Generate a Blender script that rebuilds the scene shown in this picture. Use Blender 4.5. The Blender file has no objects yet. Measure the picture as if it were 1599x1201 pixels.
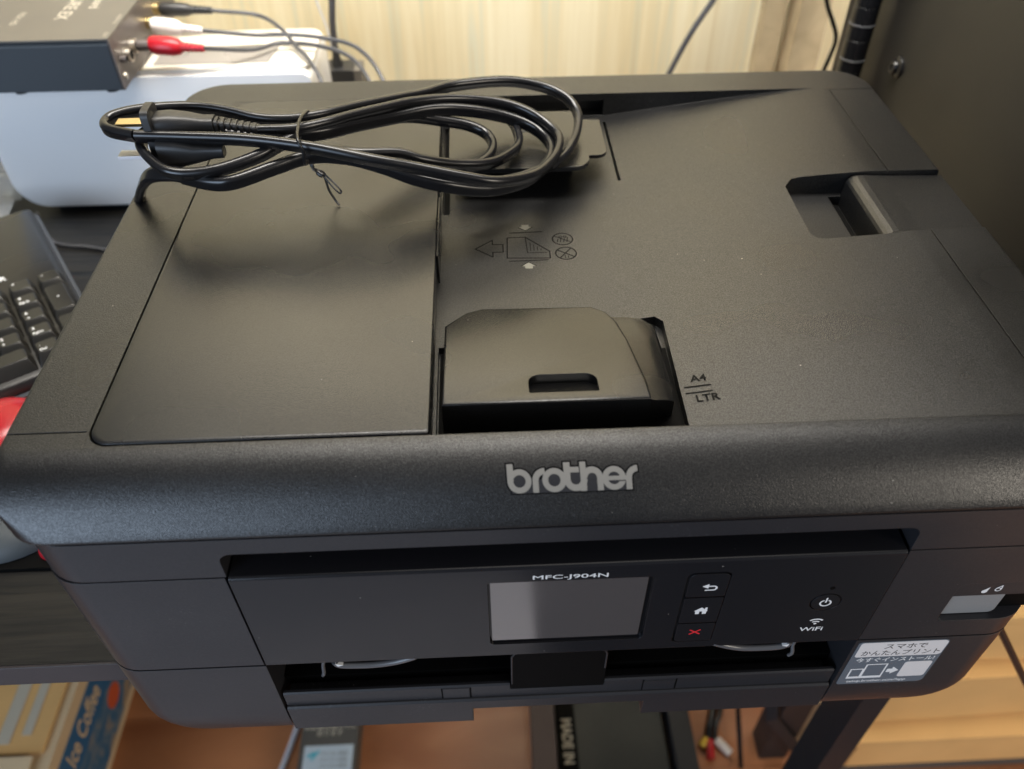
import bpy, bmesh, math, random
from mathutils import Vector, Matrix, noise
random.seed(4)
R = math.radians
MM = 0.001
scene = bpy.context.scene
COL = scene.collection

# ------------------------------------------------------------------ camera
cam_d = bpy.data.cameras.new('camera')
cam = bpy.data.objects.new('camera', cam_d)
COL.objects.link(cam)
scene.camera = cam
cam_d.sensor_width = 36
cam_d.lens = 1278.617 / 1599 * 36
cam_d.clip_start = 0.01
cam_d.clip_end = 30
cam.rotation_mode = 'XYZ'
rot = Matrix.Rotation(-0.0381, 4, 'Z') @ Matrix.Rotation(0.7961, 4, 'X') @ Matrix.Rotation(-0.0074, 4, 'Z')
cam.matrix_world = Matrix.Translation(Vector((185.066, -180.9, 425.41)) * MM) @ rot
cam_d.dof.use_dof = True
cam_d.dof.focus_distance = 0.375
cam_d.dof.aperture_fstop = 7.6
cam_d.dof.aperture_blades = 0

# ------------------------------------------------------------------ world and lamps
world = bpy.data.worlds.new('World')
scene.world = world
world.use_nodes = True
wb = world.node_tree.nodes['Background']
wb.inputs['Color'].default_value = (0.86, 0.90, 1.0, 1)
wb.inputs['Strength'].default_value = 0.13

def area(name, loc, target, sx, sy, power, col):
    l = bpy.data.lights.new(name, 'AREA')
    l.shape = 'RECTANGLE'; l.size = sx; l.size_y = sy
    l.energy = power; l.color = col
    o = bpy.data.objects.new(name, l)
    o.location = loc
    o.rotation_euler = (Vector(target) - Vector(loc)).to_track_quat('-Z', 'Y').to_euler()
    COL.objects.link(o)
    return o
area('window_light', (-1.0, -1.35, 0.45), (0.2, 0.1, 0.1), 1.1, 1.2, 27, (0.62, 0.78, 1.0))
lamp = area('wall_lamp', (0.24, 0.33, 1.0), (0.24, 0.62, 0.12), 0.9, 0.25, 9.0, (1.0, 0.95, 0.87))  # unseen lamp added to brighten the wall behind the printer
lamp.data.spread = R(95)
area('ceiling_light', (0.5, -0.3, 2.2), (0.3, 0.2, 0.0), 1.4, 1.4, 7, (1.0, 0.93, 0.84))
area('room_lamp', (1.9, -1.3, 0.7), (0.6, 0.1, -0.45), 0.8, 0.8, 20, (1.0, 0.90, 0.76))  # unseen warm lamp added to brighten the cartons without glare on the lid
area('back_window_light', (0.22, 0.60, 0.70), (0.22, 0.10, 0.28), 1.0, 0.30, 1.2, (1.0, 0.93, 0.82))  # added area light before the solid wall, for lid sheen and cord shade
scene.view_settings.view_transform = 'Standard'
scene.view_settings.look = 'None'
scene.view_settings.exposure = 0.0
scene.view_settings.gamma = 1
scene.render.film_transparent = False
scene.cycles.max_bounces = 8
scene.cycles.use_denoising = True

# ------------------------------------------------------------------ materials
def mat(name):
    m = bpy.data.materials.new(name); m.use_nodes = True
    nt = m.node_tree
    return m, nt, nt.nodes['Principled BSDF']

def plastic(name, col, rough=0.4, grain=0.0, gscale=1500, bevel=0.4, spec=0.5, dust=0.0, smudge=0.06, coat=0.0, metal=0.0, gdist=0.0002, scuff=0.0):
    m, nt, p = mat(name)
    N, L = nt.nodes, nt.links
    p.inputs['Roughness'].default_value = rough
    p.inputs['Specular IOR Level'].default_value = spec
    p.inputs['Metallic'].default_value = metal
    p.inputs['Coat Weight'].default_value = coat
    p.inputs['Coat Roughness'].default_value = 0.08
    tc = N.new('ShaderNodeTexCoord')
    if smudge:
        n1 = N.new('ShaderNodeTexNoise'); n1.inputs['Scale'].default_value = 14; n1.inputs['Detail'].default_value = 1.5
        L.new(tc.outputs['Object'], n1.inputs['Vector'])
        mr = N.new('ShaderNodeMapRange')
        mr.inputs['From Min'].default_value = 0.3; mr.inputs['From Max'].default_value = 0.7
        mr.inputs['To Min'].default_value = rough - smudge; mr.inputs['To Max'].default_value = rough + smudge
        L.new(n1.outputs['Fac'], mr.inputs['Value']); L.new(mr.outputs['Result'], p.inputs['Roughness'])
    base = None
    rgb = N.new('ShaderNodeRGB'); rgb.outputs[0].default_value = (*col, 1)
    base = rgb.outputs[0]
    if dust > 0:
        v = N.new('ShaderNodeTexVoronoi'); v.inputs['Scale'].default_value = 170; v.inputs['Randomness'].default_value = 1
        L.new(tc.outputs['Object'], v.inputs['Vector'])
        sep = N.new('ShaderNodeSeparateColor'); L.new(v.outputs['Color'], sep.inputs[0])
        th = N.new('ShaderNodeMath'); th.operation = 'MULTIPLY'; th.inputs[1].default_value = 0.042 * dust
        pw = N.new('ShaderNodeMath'); pw.operation = 'POWER'; pw.inputs[1].default_value = 7.0
        L.new(sep.outputs[0], pw.inputs[0]); L.new(pw.outputs[0], th.inputs[0])
        lt = N.new('ShaderNodeMath'); lt.operation = 'LESS_THAN'
        L.new(v.outputs['Distance'], lt.inputs[0]); L.new(th.outputs[0], lt.inputs[1])
        mx = N.new('ShaderNodeMix'); mx.data_type = 'RGBA'
        mx.inputs[7].default_value = (0.24, 0.23, 0.21, 1)
        L.new(base, mx.inputs[6]); L.new(lt.outputs[0], mx.inputs[0])
        base = mx.outputs[2]
        # faint scuffed patches: broken pale specks
        na = N.new('ShaderNodeTexNoise'); na.inputs['Scale'].default_value = 22; na.inputs['Detail'].default_value = 2
        nb = N.new('ShaderNodeTexNoise'); nb.inputs['Scale'].default_value = 700; nb.inputs['Detail'].default_value = 3
        L.new(tc.outputs['Object'], na.inputs['Vector']); L.new(tc.outputs['Object'], nb.inputs['Vector'])
        ra = N.new('ShaderNodeMapRange'); ra.inputs['From Min'].default_value = 0.60; ra.inputs['From Max'].default_value = 0.72
        rb = N.new('ShaderNodeMapRange'); rb.inputs['From Min'].default_value = 0.60; rb.inputs['From Max'].default_value = 0.70
        L.new(na.outputs['Fac'], ra.inputs['Value']); L.new(nb.outputs['Fac'], rb.inputs['Value'])
        mu = N.new('ShaderNodeMath'); mu.operation = 'MULTIPLY'; mu2 = N.new('ShaderNodeMath'); mu2.operation = 'MULTIPLY'; mu2.inputs[1].default_value = scuff
        L.new(ra.outputs[0], mu.inputs[0]); L.new(rb.outputs[0], mu.inputs[1]); L.new(mu.outputs[0], mu2.inputs[0])
        mz = N.new('ShaderNodeMix'); mz.data_type = 'RGBA'; mz.inputs[7].default_value = (0.16, 0.16, 0.16, 1)
        L.new(base, mz.inputs[6]); L.new(mu2.outputs[0], mz.inputs[0])
        base = mz.outputs[2]
    L.new(base, p.inputs['Base Color'])
    nrm = None
    if bevel:
        b = N.new('ShaderNodeBevel'); b.samples = 4; b.inputs['Radius'].default_value = bevel * MM
        nrm = b.outputs['Normal']
    if grain:
        n2 = N.new('ShaderNodeTexNoise'); n2.inputs['Scale'].default_value = gscale; n2.inputs['Detail'].default_value = 2
        L.new(tc.outputs['Object'], n2.inputs['Vector'])
        bp = N.new('ShaderNodeBump'); bp.inputs['Strength'].default_value = grain; bp.inputs['Distance'].default_value = gdist
        L.new(n2.outputs['Fac'], bp.inputs['Height'])
        if nrm: L.new(nrm, bp.inputs['Normal'])
        nrm = bp.outputs['Normal']
        n3 = N.new('ShaderNodeTexNoise'); n3.inputs['Scale'].default_value = gscale * 0.8; n3.inputs['Detail'].default_value = 0
        L.new(tc.outputs['Object'], n3.inputs['Vector'])
        ms_ = N.new('ShaderNodeMapRange'); ms_.inputs['From Min'].default_value = 0.35; ms_.inputs['From Max'].default_value = 0.68
        ms_.inputs['To Min'].default_value = spec * (1 - 0.30 * min(1, grain)); ms_.inputs['To Max'].default_value = min(1.6, spec * (1 + 0.42 * min(1, grain)))
        L.new(n3.outputs['Fac'], ms_.inputs['Value']); L.new(ms_.outputs['Result'], p.inputs['Specular IOR Level'])
    if nrm: L.new(nrm, p.inputs['Normal'])
    return m

M = {}
M['lid'] = plastic('lid_grained_black', (0.007, 0.007, 0.0072), 0.32, 0.70, 2300, 0.35, 0.66, dust=1.8)
M['feeder'] = plastic('feeder_fine_black', (0.007, 0.007, 0.0072), 0.25, 0.28, 2300, 0.35, 0.72, dust=1.5)
M['body'] = plastic('body_satin_black', (0.020, 0.020, 0.023), 0.36, 0.15, 1500, 0.3, 0.5, dust=1.6, scuff=0.35)
M['panel'] = plastic('panel_satin_black', (0.010, 0.010, 0.012), 0.22, 0.05, 1800, 0.25, 0.5, dust=1.5)
M['gloss'] = plastic('gloss_black', (0.006, 0.006, 0.007), 0.12, 0, bevel=0.3, smudge=0.03, dust=0.5)
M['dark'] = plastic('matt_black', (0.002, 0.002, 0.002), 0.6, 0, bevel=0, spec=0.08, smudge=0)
M['screen'] = plastic('screen_glass', (0.085, 0.074, 0.072), 0.10, 0, bevel=0.2, spec=0.9, coat=1.0, smudge=0.02, dust=0.6)
M['screen'].node_tree.nodes['Principled BSDF'].inputs['IOR'].default_value = 2.0
M['logo'] = plastic('logo_silver', (0.22, 0.21, 0.19), 0.5, 0, bevel=0, smudge=0, spec=0.3)
M['white_print'] = plastic('white_print', (0.72, 0.72, 0.72), 0.5, 0, bevel=0, smudge=0)
M['pale_mark'] = plastic('pale_mark', (0.17, 0.165, 0.135), 0.5, 0, bevel=0, smudge=0)
M['red_print'] = plastic('red_print', (0.65, 0.02, 0.03), 0.5, 0, bevel=0, smudge=0)
M['emboss'] = plastic('emboss_dark', (0.003, 0.003, 0.003), 0.6, 0, bevel=0, smudge=0, spec=0.12)  # dark line colour standing in for the shade of moulded relief
M['emboss_lite'] = plastic('emboss_light', (0.055, 0.05, 0.046), 0.35, 0, bevel=0, smudge=0)  # paler line colour standing in for the lit edges of moulded relief
M['cord'] = plastic('cord_black_vinyl', (0.008, 0.008, 0.009), 0.24, 0, bevel=0, smudge=0.04)
M['rubber'] = plastic('rubber_black', (0.016, 0.016, 0.017), 0.42, 0, bevel=0.5, smudge=0.03)
M['steel'] = plastic('bright_steel', (0.90, 0.90, 0.92), 0.38, 0, bevel=0.2, metal=1.0, smudge=0.03)
M['white_gloss'] = plastic('white_plastic', (0.86, 0.85, 0.84), 0.22, 0, bevel=1.0, smudge=0.04)
M['cream_plastic'] = plastic('cream_plastic', (0.66, 0.62, 0.54), 0.4, 0, bevel=1.0)
M['smoke_plastic'] = plastic('smoke_plastic', (0.26, 0.24, 0.22), 0.3, 0, bevel=0.5)
M['device_top'] = plastic('device_grey', (0.11, 0.10, 0.085), 0.42, 0, bevel=0.6)
M['device_front'] = plastic('device_blue_black', (0.018, 0.024, 0.031), 0.38, 0, bevel=0.6)
M['device_side'] = plastic('device_side_grey', (0.10, 0.085, 0.08), 0.42, 0, bevel=0.3)
M['faded_print'] = plastic('faded_print', (0.45, 0.41, 0.33), 0.6, 0, bevel=0, smudge=0)
M['red_plastic'] = plastic('red_plastic', (0.40, 0.008, 0.016), 0.3, 0, bevel=0.5)
M['white_plug'] = plastic('white_plug', (0.78, 0.73, 0.70), 0.4, 0, bevel=0.5)
M['brass'] = plastic('brass', (0.70, 0.55, 0.28), 0.3, 0, bevel=0.3, metal=1.0)
M['nickel'] = plastic('nickel', (0.60, 0.55, 0.48), 0.3, 0, bevel=0.3, metal=1.0)
M['key'] = plastic('key_black', (0.020, 0.019, 0.017), 0.22, 0, bevel=0.9, smudge=0.05)
M['kb'] = plastic('keyboard_black', (0.014, 0.013, 0.012), 0.30, 0, bevel=1.5)
M['kb_edge'] = plastic('keyboard_edge', (0.05, 0.055, 0.065), 0.35, 0, bevel=1.0)
M['rack'] = plastic('rack_black_paint', (0.014, 0.015, 0.018), 0.42, 0.1, 900, 0.8, 0.3)
M['side_panel'] = plastic('side_panel_grey', (0.016, 0.015, 0.014), 0.42, 0.05, 600, 1.0, 0.38)
M['pole'] = plastic('pole_black_gloss', (0.010, 0.010, 0.011), 0.18, 0, bevel=0.3)
M['window'] = plastic('ink_window_smoke', (0.22, 0.22, 0.22), 0.35, 0.2, 1500, 0.3)
M['sticker'] = plastic('sticker_slate', (0.115, 0.135, 0.16), 0.4, 0, bevel=0, smudge=0)
M['sticker_white'] = plastic('sticker_white', (0.66, 0.63, 0.62), 0.45, 0, bevel=0, smudge=0)
M['ink_print'] = plastic('ink_print', (0.05, 0.045, 0.045), 0.5, 0, bevel=0, smudge=0)
M['stopper'] = plastic('paper_stop_grey', (0.09, 0.09, 0.095), 0.25, 0, bevel=0.6)
M['grey_box'] = plastic('grey_carton', (0.085, 0.080, 0.072), 0.5, 0, bevel=0.5)
M['label_blue'] = plastic('label_pale', (0.50, 0.58, 0.64), 0.5, 0, bevel=0, smudge=0)
M['cyan'] = plastic('cyan_print', (0.10, 0.45, 0.55), 0.5, 0, bevel=0, smudge=0)
M['olive_black'] = plastic('olive_black_card', (0.016, 0.018, 0.016), 0.55, 0.1, 400, 0.6)
M['brown_case'] = plastic('brown_case', (0.055, 0.035, 0.030), 0.5, 0.1, 300, 1.0)
M['white_vinyl'] = plastic('white_vinyl', (0.62, 0.63, 0.68), 0.35, 0, bevel=0, smudge=0)
M['grey_vinyl'] = plastic('grey_vinyl', (0.06, 0.06, 0.065), 0.35, 0, bevel=0, smudge=0)
M['yellow'] = plastic('yellow_plug', (0.55, 0.38, 0.03), 0.4, 0, bevel=0.3)
M['mouse_grey'] = plastic('mouse_grey', (0.06, 0.07, 0.078), 0.45, 0, bevel=0.5)
M['blue_print'] = plastic('blue_print', (0.025, 0.13, 0.28), 0.6, 0, bevel=0, smudge=0)
M['coffee_orange'] = plastic('orange_print', (0.60, 0.10, 0.035), 0.6, 0, bevel=0, smudge=0)
M['tape'] = plastic('tape', (0.55, 0.50, 0.40), 0.35, 0, bevel=0, smudge=0)

def cardboard(name, col, dark=0.8):
    m, nt, p = mat(name); N, L = nt.nodes, nt.links
    tc = N.new('ShaderNodeTexCoord')
    w = N.new('ShaderNodeTexWave'); w.wave_type = 'BANDS'; w.bands_direction = 'Y'
    w.inputs['Scale'].default_value = 60; w.inputs['Distortion'].default_value = 1.0
    L.new(tc.outputs['Object'], w.inputs['Vector'])
    n = N.new('ShaderNodeTexNoise'); n.inputs['Scale'].default_value = 18; n.inputs['Detail'].default_value = 6
    L.new(tc.outputs['Object'], n.inputs['Vector'])
    a = N.new('ShaderNodeMath'); a.operation = 'MULTIPLY_ADD'; a.inputs[1].default_value = 0.25
    L.new(w.outputs['Fac'], a.inputs[0]); L.new(n.outputs['Fac'], a.inputs[2])
    cr = N.new('ShaderNodeMix'); cr.data_type = 'RGBA'
    cr.inputs[6].default_value = (*[c * dark for c in col], 1); cr.inputs[7].default_value = (*col, 1)
    L.new(a.outputs[0], cr.inputs[0]); L.new(cr.outputs[2], p.inputs['Base Color'])
    p.inputs['Roughness'].default_value = 0.75
    return m
M['card'] = cardboard('cardboard_tan', (0.78, 0.47, 0.18))
M['card_pale'] = cardboard('cardboard_pale', (0.72, 0.55, 0.34))
M['card_shade'] = cardboard('cardboard_brown', (0.30, 0.21, 0.13))

def blue_worn():
    m, nt, p = mat('blue_worn_print'); N, L = nt.nodes, nt.links
    tc = N.new('ShaderNodeTexCoord')
    n = N.new('ShaderNodeTexNoise'); n.inputs['Scale'].default_value = 32; n.inputs['Detail'].default_value = 3; n.inputs['Distortion'].default_value = 1.2
    L.new(tc.outputs['Object'], n.inputs['Vector'])
    r = N.new('ShaderNodeValToRGB')
    e = r.color_ramp.elements
    e[0].position = 0.42; e[0].color = (0.035, 0.13, 0.25, 1)
    e[1].position = 0.66; e[1].color = (0.33, 0.25, 0.17, 1)
    x = e.new(0.52); x.color = (0.12, 0.19, 0.26, 1)
    L.new(n.outputs['Fac'], r.inputs[0]); L.new(r.outputs[0], p.inputs['Base Color'])
    p.inputs['Roughness'].default_value = 0.6
    return m
M['blue_worn'] = blue_worn()

def wallpaper():
    m, nt, p = mat('wallpaper_wood_grain'); N, L = nt.nodes, nt.links
    tc = N.new('ShaderNodeTexCoord')
    mp = N.new('ShaderNodeMapping'); mp.inputs['Scale'].default_value = (1, 1, 0.03)
    L.new(tc.outputs['Object'], mp.inputs['Vector'])
    n = N.new('ShaderNodeTexNoise'); n.inputs['Scale'].default_value = 75; n.inputs['Detail'].default_value = 7; n.inputs['Roughness'].default_value = 0.6; n.inputs['Distortion'].default_value = 0.4
    L.new(mp.outputs[0], n.inputs['Vector'])
    n2 = N.new('ShaderNodeTexNoise'); n2.inputs['Scale'].default_value = 15; n2.inputs['Detail'].default_value = 3
    L.new(mp.outputs[0], n2.inputs['Vector'])
    r = N.new('ShaderNodeValToRGB'); e = r.color_ramp.elements
    e[0].position = 0.30; e[0].color = (0.70, 0.56, 0.32, 1)
    e[1].position = 0.62; e[1].color = (0.86, 0.77, 0.54, 1)
    x = e.new(0.46); x.color = (0.78, 0.67, 0.43, 1)
    x = e.new(0.38); x.color = (0.70, 0.66, 0.48, 1)
    L.new(n.outputs['Fac'], r.inputs[0])
    mx = N.new('ShaderNodeMix'); mx.data_type = 'RGBA'; mx.blend_type = 'MULTIPLY'; mx.inputs[0].default_value = 0.5
    r2 = N.new('ShaderNodeValToRGB'); r2.color_ramp.elements[0].position = 0.35; r2.color_ramp.elements[0].color = (0.82, 0.74, 0.60, 1)
    r2.color_ramp.elements[1].position = 0.6
    L.new(n2.outputs['Fac'], r2.inputs[0]); L.new(r.outputs[0], mx.inputs[6]); L.new(r2.outputs[0], mx.inputs[7])
    L.new(mx.outputs[2], p.inputs['Base Color'])
    p.inputs['Roughness'].default_value = 0.55
    return m
M['wall'] = wallpaper()

def woodgrain(name, c0, c1, scale, rough, axis='X', stretch=0.06, bump=0.3):
    m, nt, p = mat(name); N, L = nt.nodes, nt.links
    tc = N.new('ShaderNodeTexCoord'); mp = N.new('ShaderNodeMapping')
    mp.inputs['Scale'].default_value = (stretch, 1, 1) if axis == 'X' else (1, stretch, 1)
    oi = N.new('ShaderNodeObjectInfo')
    va = N.new('ShaderNodeVectorMath'); va.operation = 'ADD'
    L.new(tc.outputs['Object'], va.inputs[0]); L.new(oi.outputs['Random'], va.inputs[1])
    L.new(va.outputs[0], mp.inputs['Vector'])
    n = N.new('ShaderNodeTexNoise'); n.inputs['Scale'].default_value = scale; n.inputs['Detail'].default_value = 6; n.inputs['Distortion'].default_value = 0.8
    L.new(mp.outputs[0], n.inputs['Vector'])
    r = N.new('ShaderNodeValToRGB'); e = r.color_ramp.elements
    e[0].position = 0.36; e[0].color = (*c0, 1); e[1].position = 0.62; e[1].color = (*c1, 1)
    L.new(n.outputs['Fac'], r.inputs[0]); L.new(r.outputs[0], p.inputs['Base Color'])
    p.inputs['Roughness'].default_value = rough
    p.inputs['Specular IOR Level'].default_value = 0.38 if 'desk' in name else 0.5
    bp = N.new('ShaderNodeBump'); bp.inputs['Strength'].default_value = bump; bp.inputs['Distance'].default_value = 0.0008
    L.new(n.outputs['Fac'], bp.inputs['Height']); L.new(bp.outputs['Normal'], p.inputs['Normal'])
    return m
M['desk'] = woodgrain('desk_black_woodgrain', (0.003, 0.003, 0.003), (0.017, 0.015, 0.012), 260, 0.42, 'X', 0.05, 0.6)
M['desk_edge'] = plastic('desk_edge_black', (0.030, 0.024, 0.026), 0.4, 0, bevel=0.8)
M['floorwood'] = woodgrain('floor_wood_brown', (0.27, 0.095, 0.036), (0.45, 0.185, 0.080), 11, 0.34, 'X', 0.25, 0.05)
M['trim'] = woodgrain('trim_wood', (0.46, 0.36, 0.22), (0.60, 0.48, 0.30), 30, 0.5, 'Y', 1.0, 0.05)

def clear_bag():
    m, nt, p = mat('clear_film'); N, L = nt.nodes, nt.links
    p.inputs['Base Color'].default_value = (0.75, 0.78, 0.80, 1)
    p.inputs['Roughness'].default_value = 0.18
    p.inputs['Transmission Weight'].default_value = 0.75
    p.inputs['IOR'].default_value = 1.1
    return m
M['film'] = clear_bag()

# ------------------------------------------------------------------ mesh helpers (all coordinates in millimetres)
def link(name, verts, faces, m, parent=None, smooth=None):
    me = bpy.data.meshes.new(name)
    me.from_pydata([Vector(v) * MM for v in verts], [], faces)
    bm = bmesh.new(); bm.from_mesh(me)
    bmesh.ops.recalc_face_normals(bm, faces=bm.faces); bm.to_mesh(me); bm.free()
    return link_me(name, me, m, parent, smooth)

def link_me(name, me, m, parent=None, smooth=None):
    if m is not None:
        me.materials.clear(); me.materials.append(m)
    if smooth:
        me.polygons.foreach_set('use_smooth', [True] * len(me.polygons))
        me.set_sharp_from_angle(angle=R(smooth))
    o = bpy.data.objects.new(name, me); COL.objects.link(o)
    if parent is not None:
        o.parent = parent
        o.matrix_parent_inverse = parent.matrix_basis.inverted()
    return o

def thing(name, label, cat, loc, group=None):
    o = bpy.data.objects.new(name, None); COL.objects.link(o)
    o.location = Vector(loc) * MM; o.empty_display_size = 0.02
    o['label'] = label; o['category'] = cat
    if group: o['group'] = group
    return o
def tag(o, label, cat, group=None):
    o['label'] = label; o['category'] = cat
    if group: o['group'] = group
    return o

class MB:
    def __init__(s): s.v = []; s.f = []
    def add(s, v, f):
        b = len(s.v); s.v += [tuple(x) for x in v]; s.f += [tuple(i + b for i in q) for q in f]; return s
    def box(s, x0, x1, y0, y1, z0, z1):
        return s.add([(x, y, z) for z in (z0, z1) for y in (y0, y1) for x in (x0, x1)],
                     [(0, 2, 3, 1), (4, 5, 7, 6), (0, 1, 5, 4), (2, 6, 7, 3), (0, 4, 6, 2), (1, 3, 7, 5)])
    def prism(s, pts, axis, a, b):
        n = len(pts)
        def P(p, t):
            if axis == 'z': return (p[0], p[1], t)
            if axis == 'y': return (p[0], t, p[1])
            return (t, p[0], p[1])
        v = [P(p, a) for p in pts] + [P(p, b) for p in pts]
        f = [tuple(range(n)), tuple(range(2 * n - 1, n - 1, -1))] + [(i, (i + 1) % n, n + (i + 1) % n, n + i) for i in range(n)]
        return s.add(v, f)
    def loft(s, rings, cap=True):
        n = len(rings[0]); b = len(s.v)
        for r in rings: s.v += [tuple(p) for p in r]
        for k in range(len(rings) - 1):
            for i in range(n):
                j = (i + 1) % n
                s.f.append((b + k * n + i, b + k * n + j, b + (k + 1) * n + j, b + (k + 1) * n + i))
        if cap:
            s.f.append(tuple(range(b + n - 1, b - 1, -1)))
            e = b + (len(rings) - 1) * n
            s.f.append(tuple(range(e, e + n)))
        return s
    def link(s, name, m, parent=None, smooth=None): return link(name, s.v, s.f, m, parent, smooth)

def rr(x0, x1, y0, y1, r, n=8):
    """rounded rectangle; r = radius or (r at x0y0, x1y0, x1y1, x0y1)"""
    if not isinstance(r, (tuple, list)): r = (r,) * 4
    out = []
    for (cx, cy, a0, q) in ((x0 + r[0], y0 + r[0], 180, r[0]), (x1 - r[1], y0 + r[1], 270, r[1]), (x1 - r[2], y1 - r[2], 0, r[2]), (x0 + r[3], y1 - r[3], 90, r[3])):
        for k in range(n + 1):
            a = R(a0 + 90 * k / n)
            out.append((cx + q * math.cos(a), cy + q * math.sin(a)))
    return out

def cut(o, cutters):
    """boolean difference, one cutter after another; the result stays a plain mesh"""
    for mb in cutters:
        c = mb.link('cutter', None)
        md = o.modifiers.new('cut', 'BOOLEAN'); md.operation = 'DIFFERENCE'; md.solver = 'EXACT'; md.object = c
        dg = bpy.context.evaluated_depsgraph_get()
        me = bpy.data.meshes.new_from_object(o.evaluated_get(dg))
        o.modifiers.clear()
        old = o.data; o.data = me; bpy.data.meshes.remove(old)
        cm = c.data; bpy.data.objects.remove(c); bpy.data.meshes.remove(cm)
    return o
def resmooth(o, ang=30):
    me = o.data
    me.polygons.foreach_set('use_smooth', [True] * len(me.polygons)); me.set_sharp_from_angle(angle=R(ang))

def catmull(pts, k=8):
    P = [Vector(p) for p in pts]
    P = [P[0] * 2 - P[1]] + P + [P[-1] * 2 - P[-2]]
    out = []
    for i in range(1, len(P) - 2):
        a, b, c, d = P[i - 1:i + 3]
        for j in range(k):
            t = j / k
            out.append(0.5 * ((2 * b) + (c - a) * t + (2 * a - 5 * b + 4 * c - d) * t * t + (3 * b - a - 3 * c + d) * t ** 3))
    out.append(P[-2].copy())
    return out
def sweep(pts, prof, up=(0, 0, 1), k=8, smoothpath=True):
    """sweep a closed 2-D profile [(w,h)] along a path; h is along 'up', w across"""
    P = catmull(pts, k) if smoothpath else [Vector(p) for p in pts]
    rings = []
    up = Vector(up).normalized(); prev = None
    for i, p in enumerate(P):
        t = (P[min(i + 1, len(P) - 1)] - P[max(i - 1, 0)]).normalized()
        u = up - t * up.dot(t)
        if prev is not None:
            pu = prev - t * prev.dot(t)
            u = (u * 0.25 + pu.normalized() * 0.75) if u.length > 0.15 else pu
        u.normalize(); prev = u
        w = t.cross(u).normalized()
        pr = prof(i / (len(P) - 1)) if callable(prof) else prof
        rings.append([p + w * a + u * b for a, b in pr])
    return rings
def circ(r, n=12): return [(r * math.cos(2 * math.pi * i / n), r * math.sin(2 * math.pi * i / n)) for i in range(n)]
def tube(name, pts, r, m, parent=None, n=10, k=8, up=(0, 0, 1)):
    return MB().loft(sweep(pts, circ(r, n), up, k)).link(name, m, parent, 60)
def twin(r=2.2, d=1.9):
    """outline of flat two-core cord, wide along h"""
    return rr(-2.3, 2.3, -3.8, 3.8, 2.25, 6)
    o = []
    n = 9
    for i in range(n): a = R(-20 + 220 * i / (n - 1)); o.append((r * math.cos(a), d + r * math.sin(a)))
    for i in range(n): a = R(160 + 220 * i / (n - 1)); o.append((r * math.cos(a), -d + r * math.sin(a)))
    return o

def text(name, body, size, origin, xd, yd, m, parent=None, sx=1.0, sy=1.0, shear=0.0, bold=0.0, depth=0.0, align='LEFT', space=1.0):
    cu = bpy.data.curves.new(name, 'FONT')
    cu.body = body; cu.size = size * MM; cu.align_x = align; cu.shear = shear; cu.offset = bold * MM; cu.extrude = depth * MM
    cu.resolution_u = 4; cu.space_character = space
    o = bpy.data.objects.new(name, cu); COL.objects.link(o)
    dg = bpy.context.evaluated_depsgraph_get()
    me = bpy.data.meshes.new_from_object(o.evaluated_get(dg))
    bpy.data.objects.remove(o); bpy.data.curves.remove(cu)
    X = Vector(xd).normalized(); Y = Vector(yd).normalized(); Z = X.cross(Y)
    mx = Matrix.Translation(Vector(origin) * MM) @ Matrix(((X.x * sx, Y.x * sy, Z.x, 0), (X.y * sx, Y.y * sy, Z.y, 0), (X.z * sx, Y.z * sy, Z.z, 0), (0, 0, 0, 1)))
    me.transform(mx)
    me.name = name
    return link_me(name, me, m, parent)

# ---- flat shapes from signed distances (one clean sheet per mark)
def seg(x0, y0, x1, y1, w):
    def f(x, y):
        dx, dy = x1 - x0, y1 - y0; L2 = dx * dx + dy * dy
        t = max(0, min(1, ((x - x0) * dx + (y - y0) * dy) / L2)) if L2 else 0
        return math.hypot(x - x0 - dx * t, y - y0 - dy * t) - w / 2
    return f
def rect(x0, x1, y0, y1):
    def f(x, y): return max(x0 - x, x - x1, y0 - y, y - y1)
    return f
def disc(cx, cy, r): return lambda x, y: math.hypot(x - cx, y - cy) - r
def ring(cx, cy, ri, ro, a0=None, a1=None):
    def f(x, y):
        d = math.hypot(x - cx, y - cy); v = max(ri - d, d - ro)
        if a0 is not None:
            a = math.degrees(math.atan2(y - cy, x - cx)) % 360
            lo, hi = a0, a1
            if a < lo: a += 360
            if a > hi: v = max(v, min(abs(a - hi), abs(lo + 360 - a)) * math.pi / 180 * max(d, 1e-6))
        return v
    return f
def poly(pts):
    def f(x, y):
        n = len(pts); ins = False; dm = 1e9
        for i in range(n):
            ax, ay = pts[i]; bx, by = pts[(i + 1) % n]
            dx, dy = bx - ax, by - ay
            t = max(0, min(1, ((x - ax) * dx + (y - ay) * dy) / (dx * dx + dy * dy)))
            dm = min(dm, math.hypot(x - ax - dx * t, y - ay - dy * t))
            if (ay > y) != (by > y) and x < (bx - ax) * (y - ay) / (by - ay) + ax: ins = not ins
        return -dm if ins else dm
    return f
def polyline(pts, w, closed=False):
    s = [seg(*pts[i], *pts[(i + 1) % len(pts)], w) for i in range(len(pts) if closed else len(pts) - 1)]
    return lambda x, y: min(q(x, y) for q in s)
def union(*fs): return lambda x, y: min(f(x, y) for f in fs)
def minus(a, b): return lambda x, y: max(a(x, y), -b(x, y))
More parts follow.
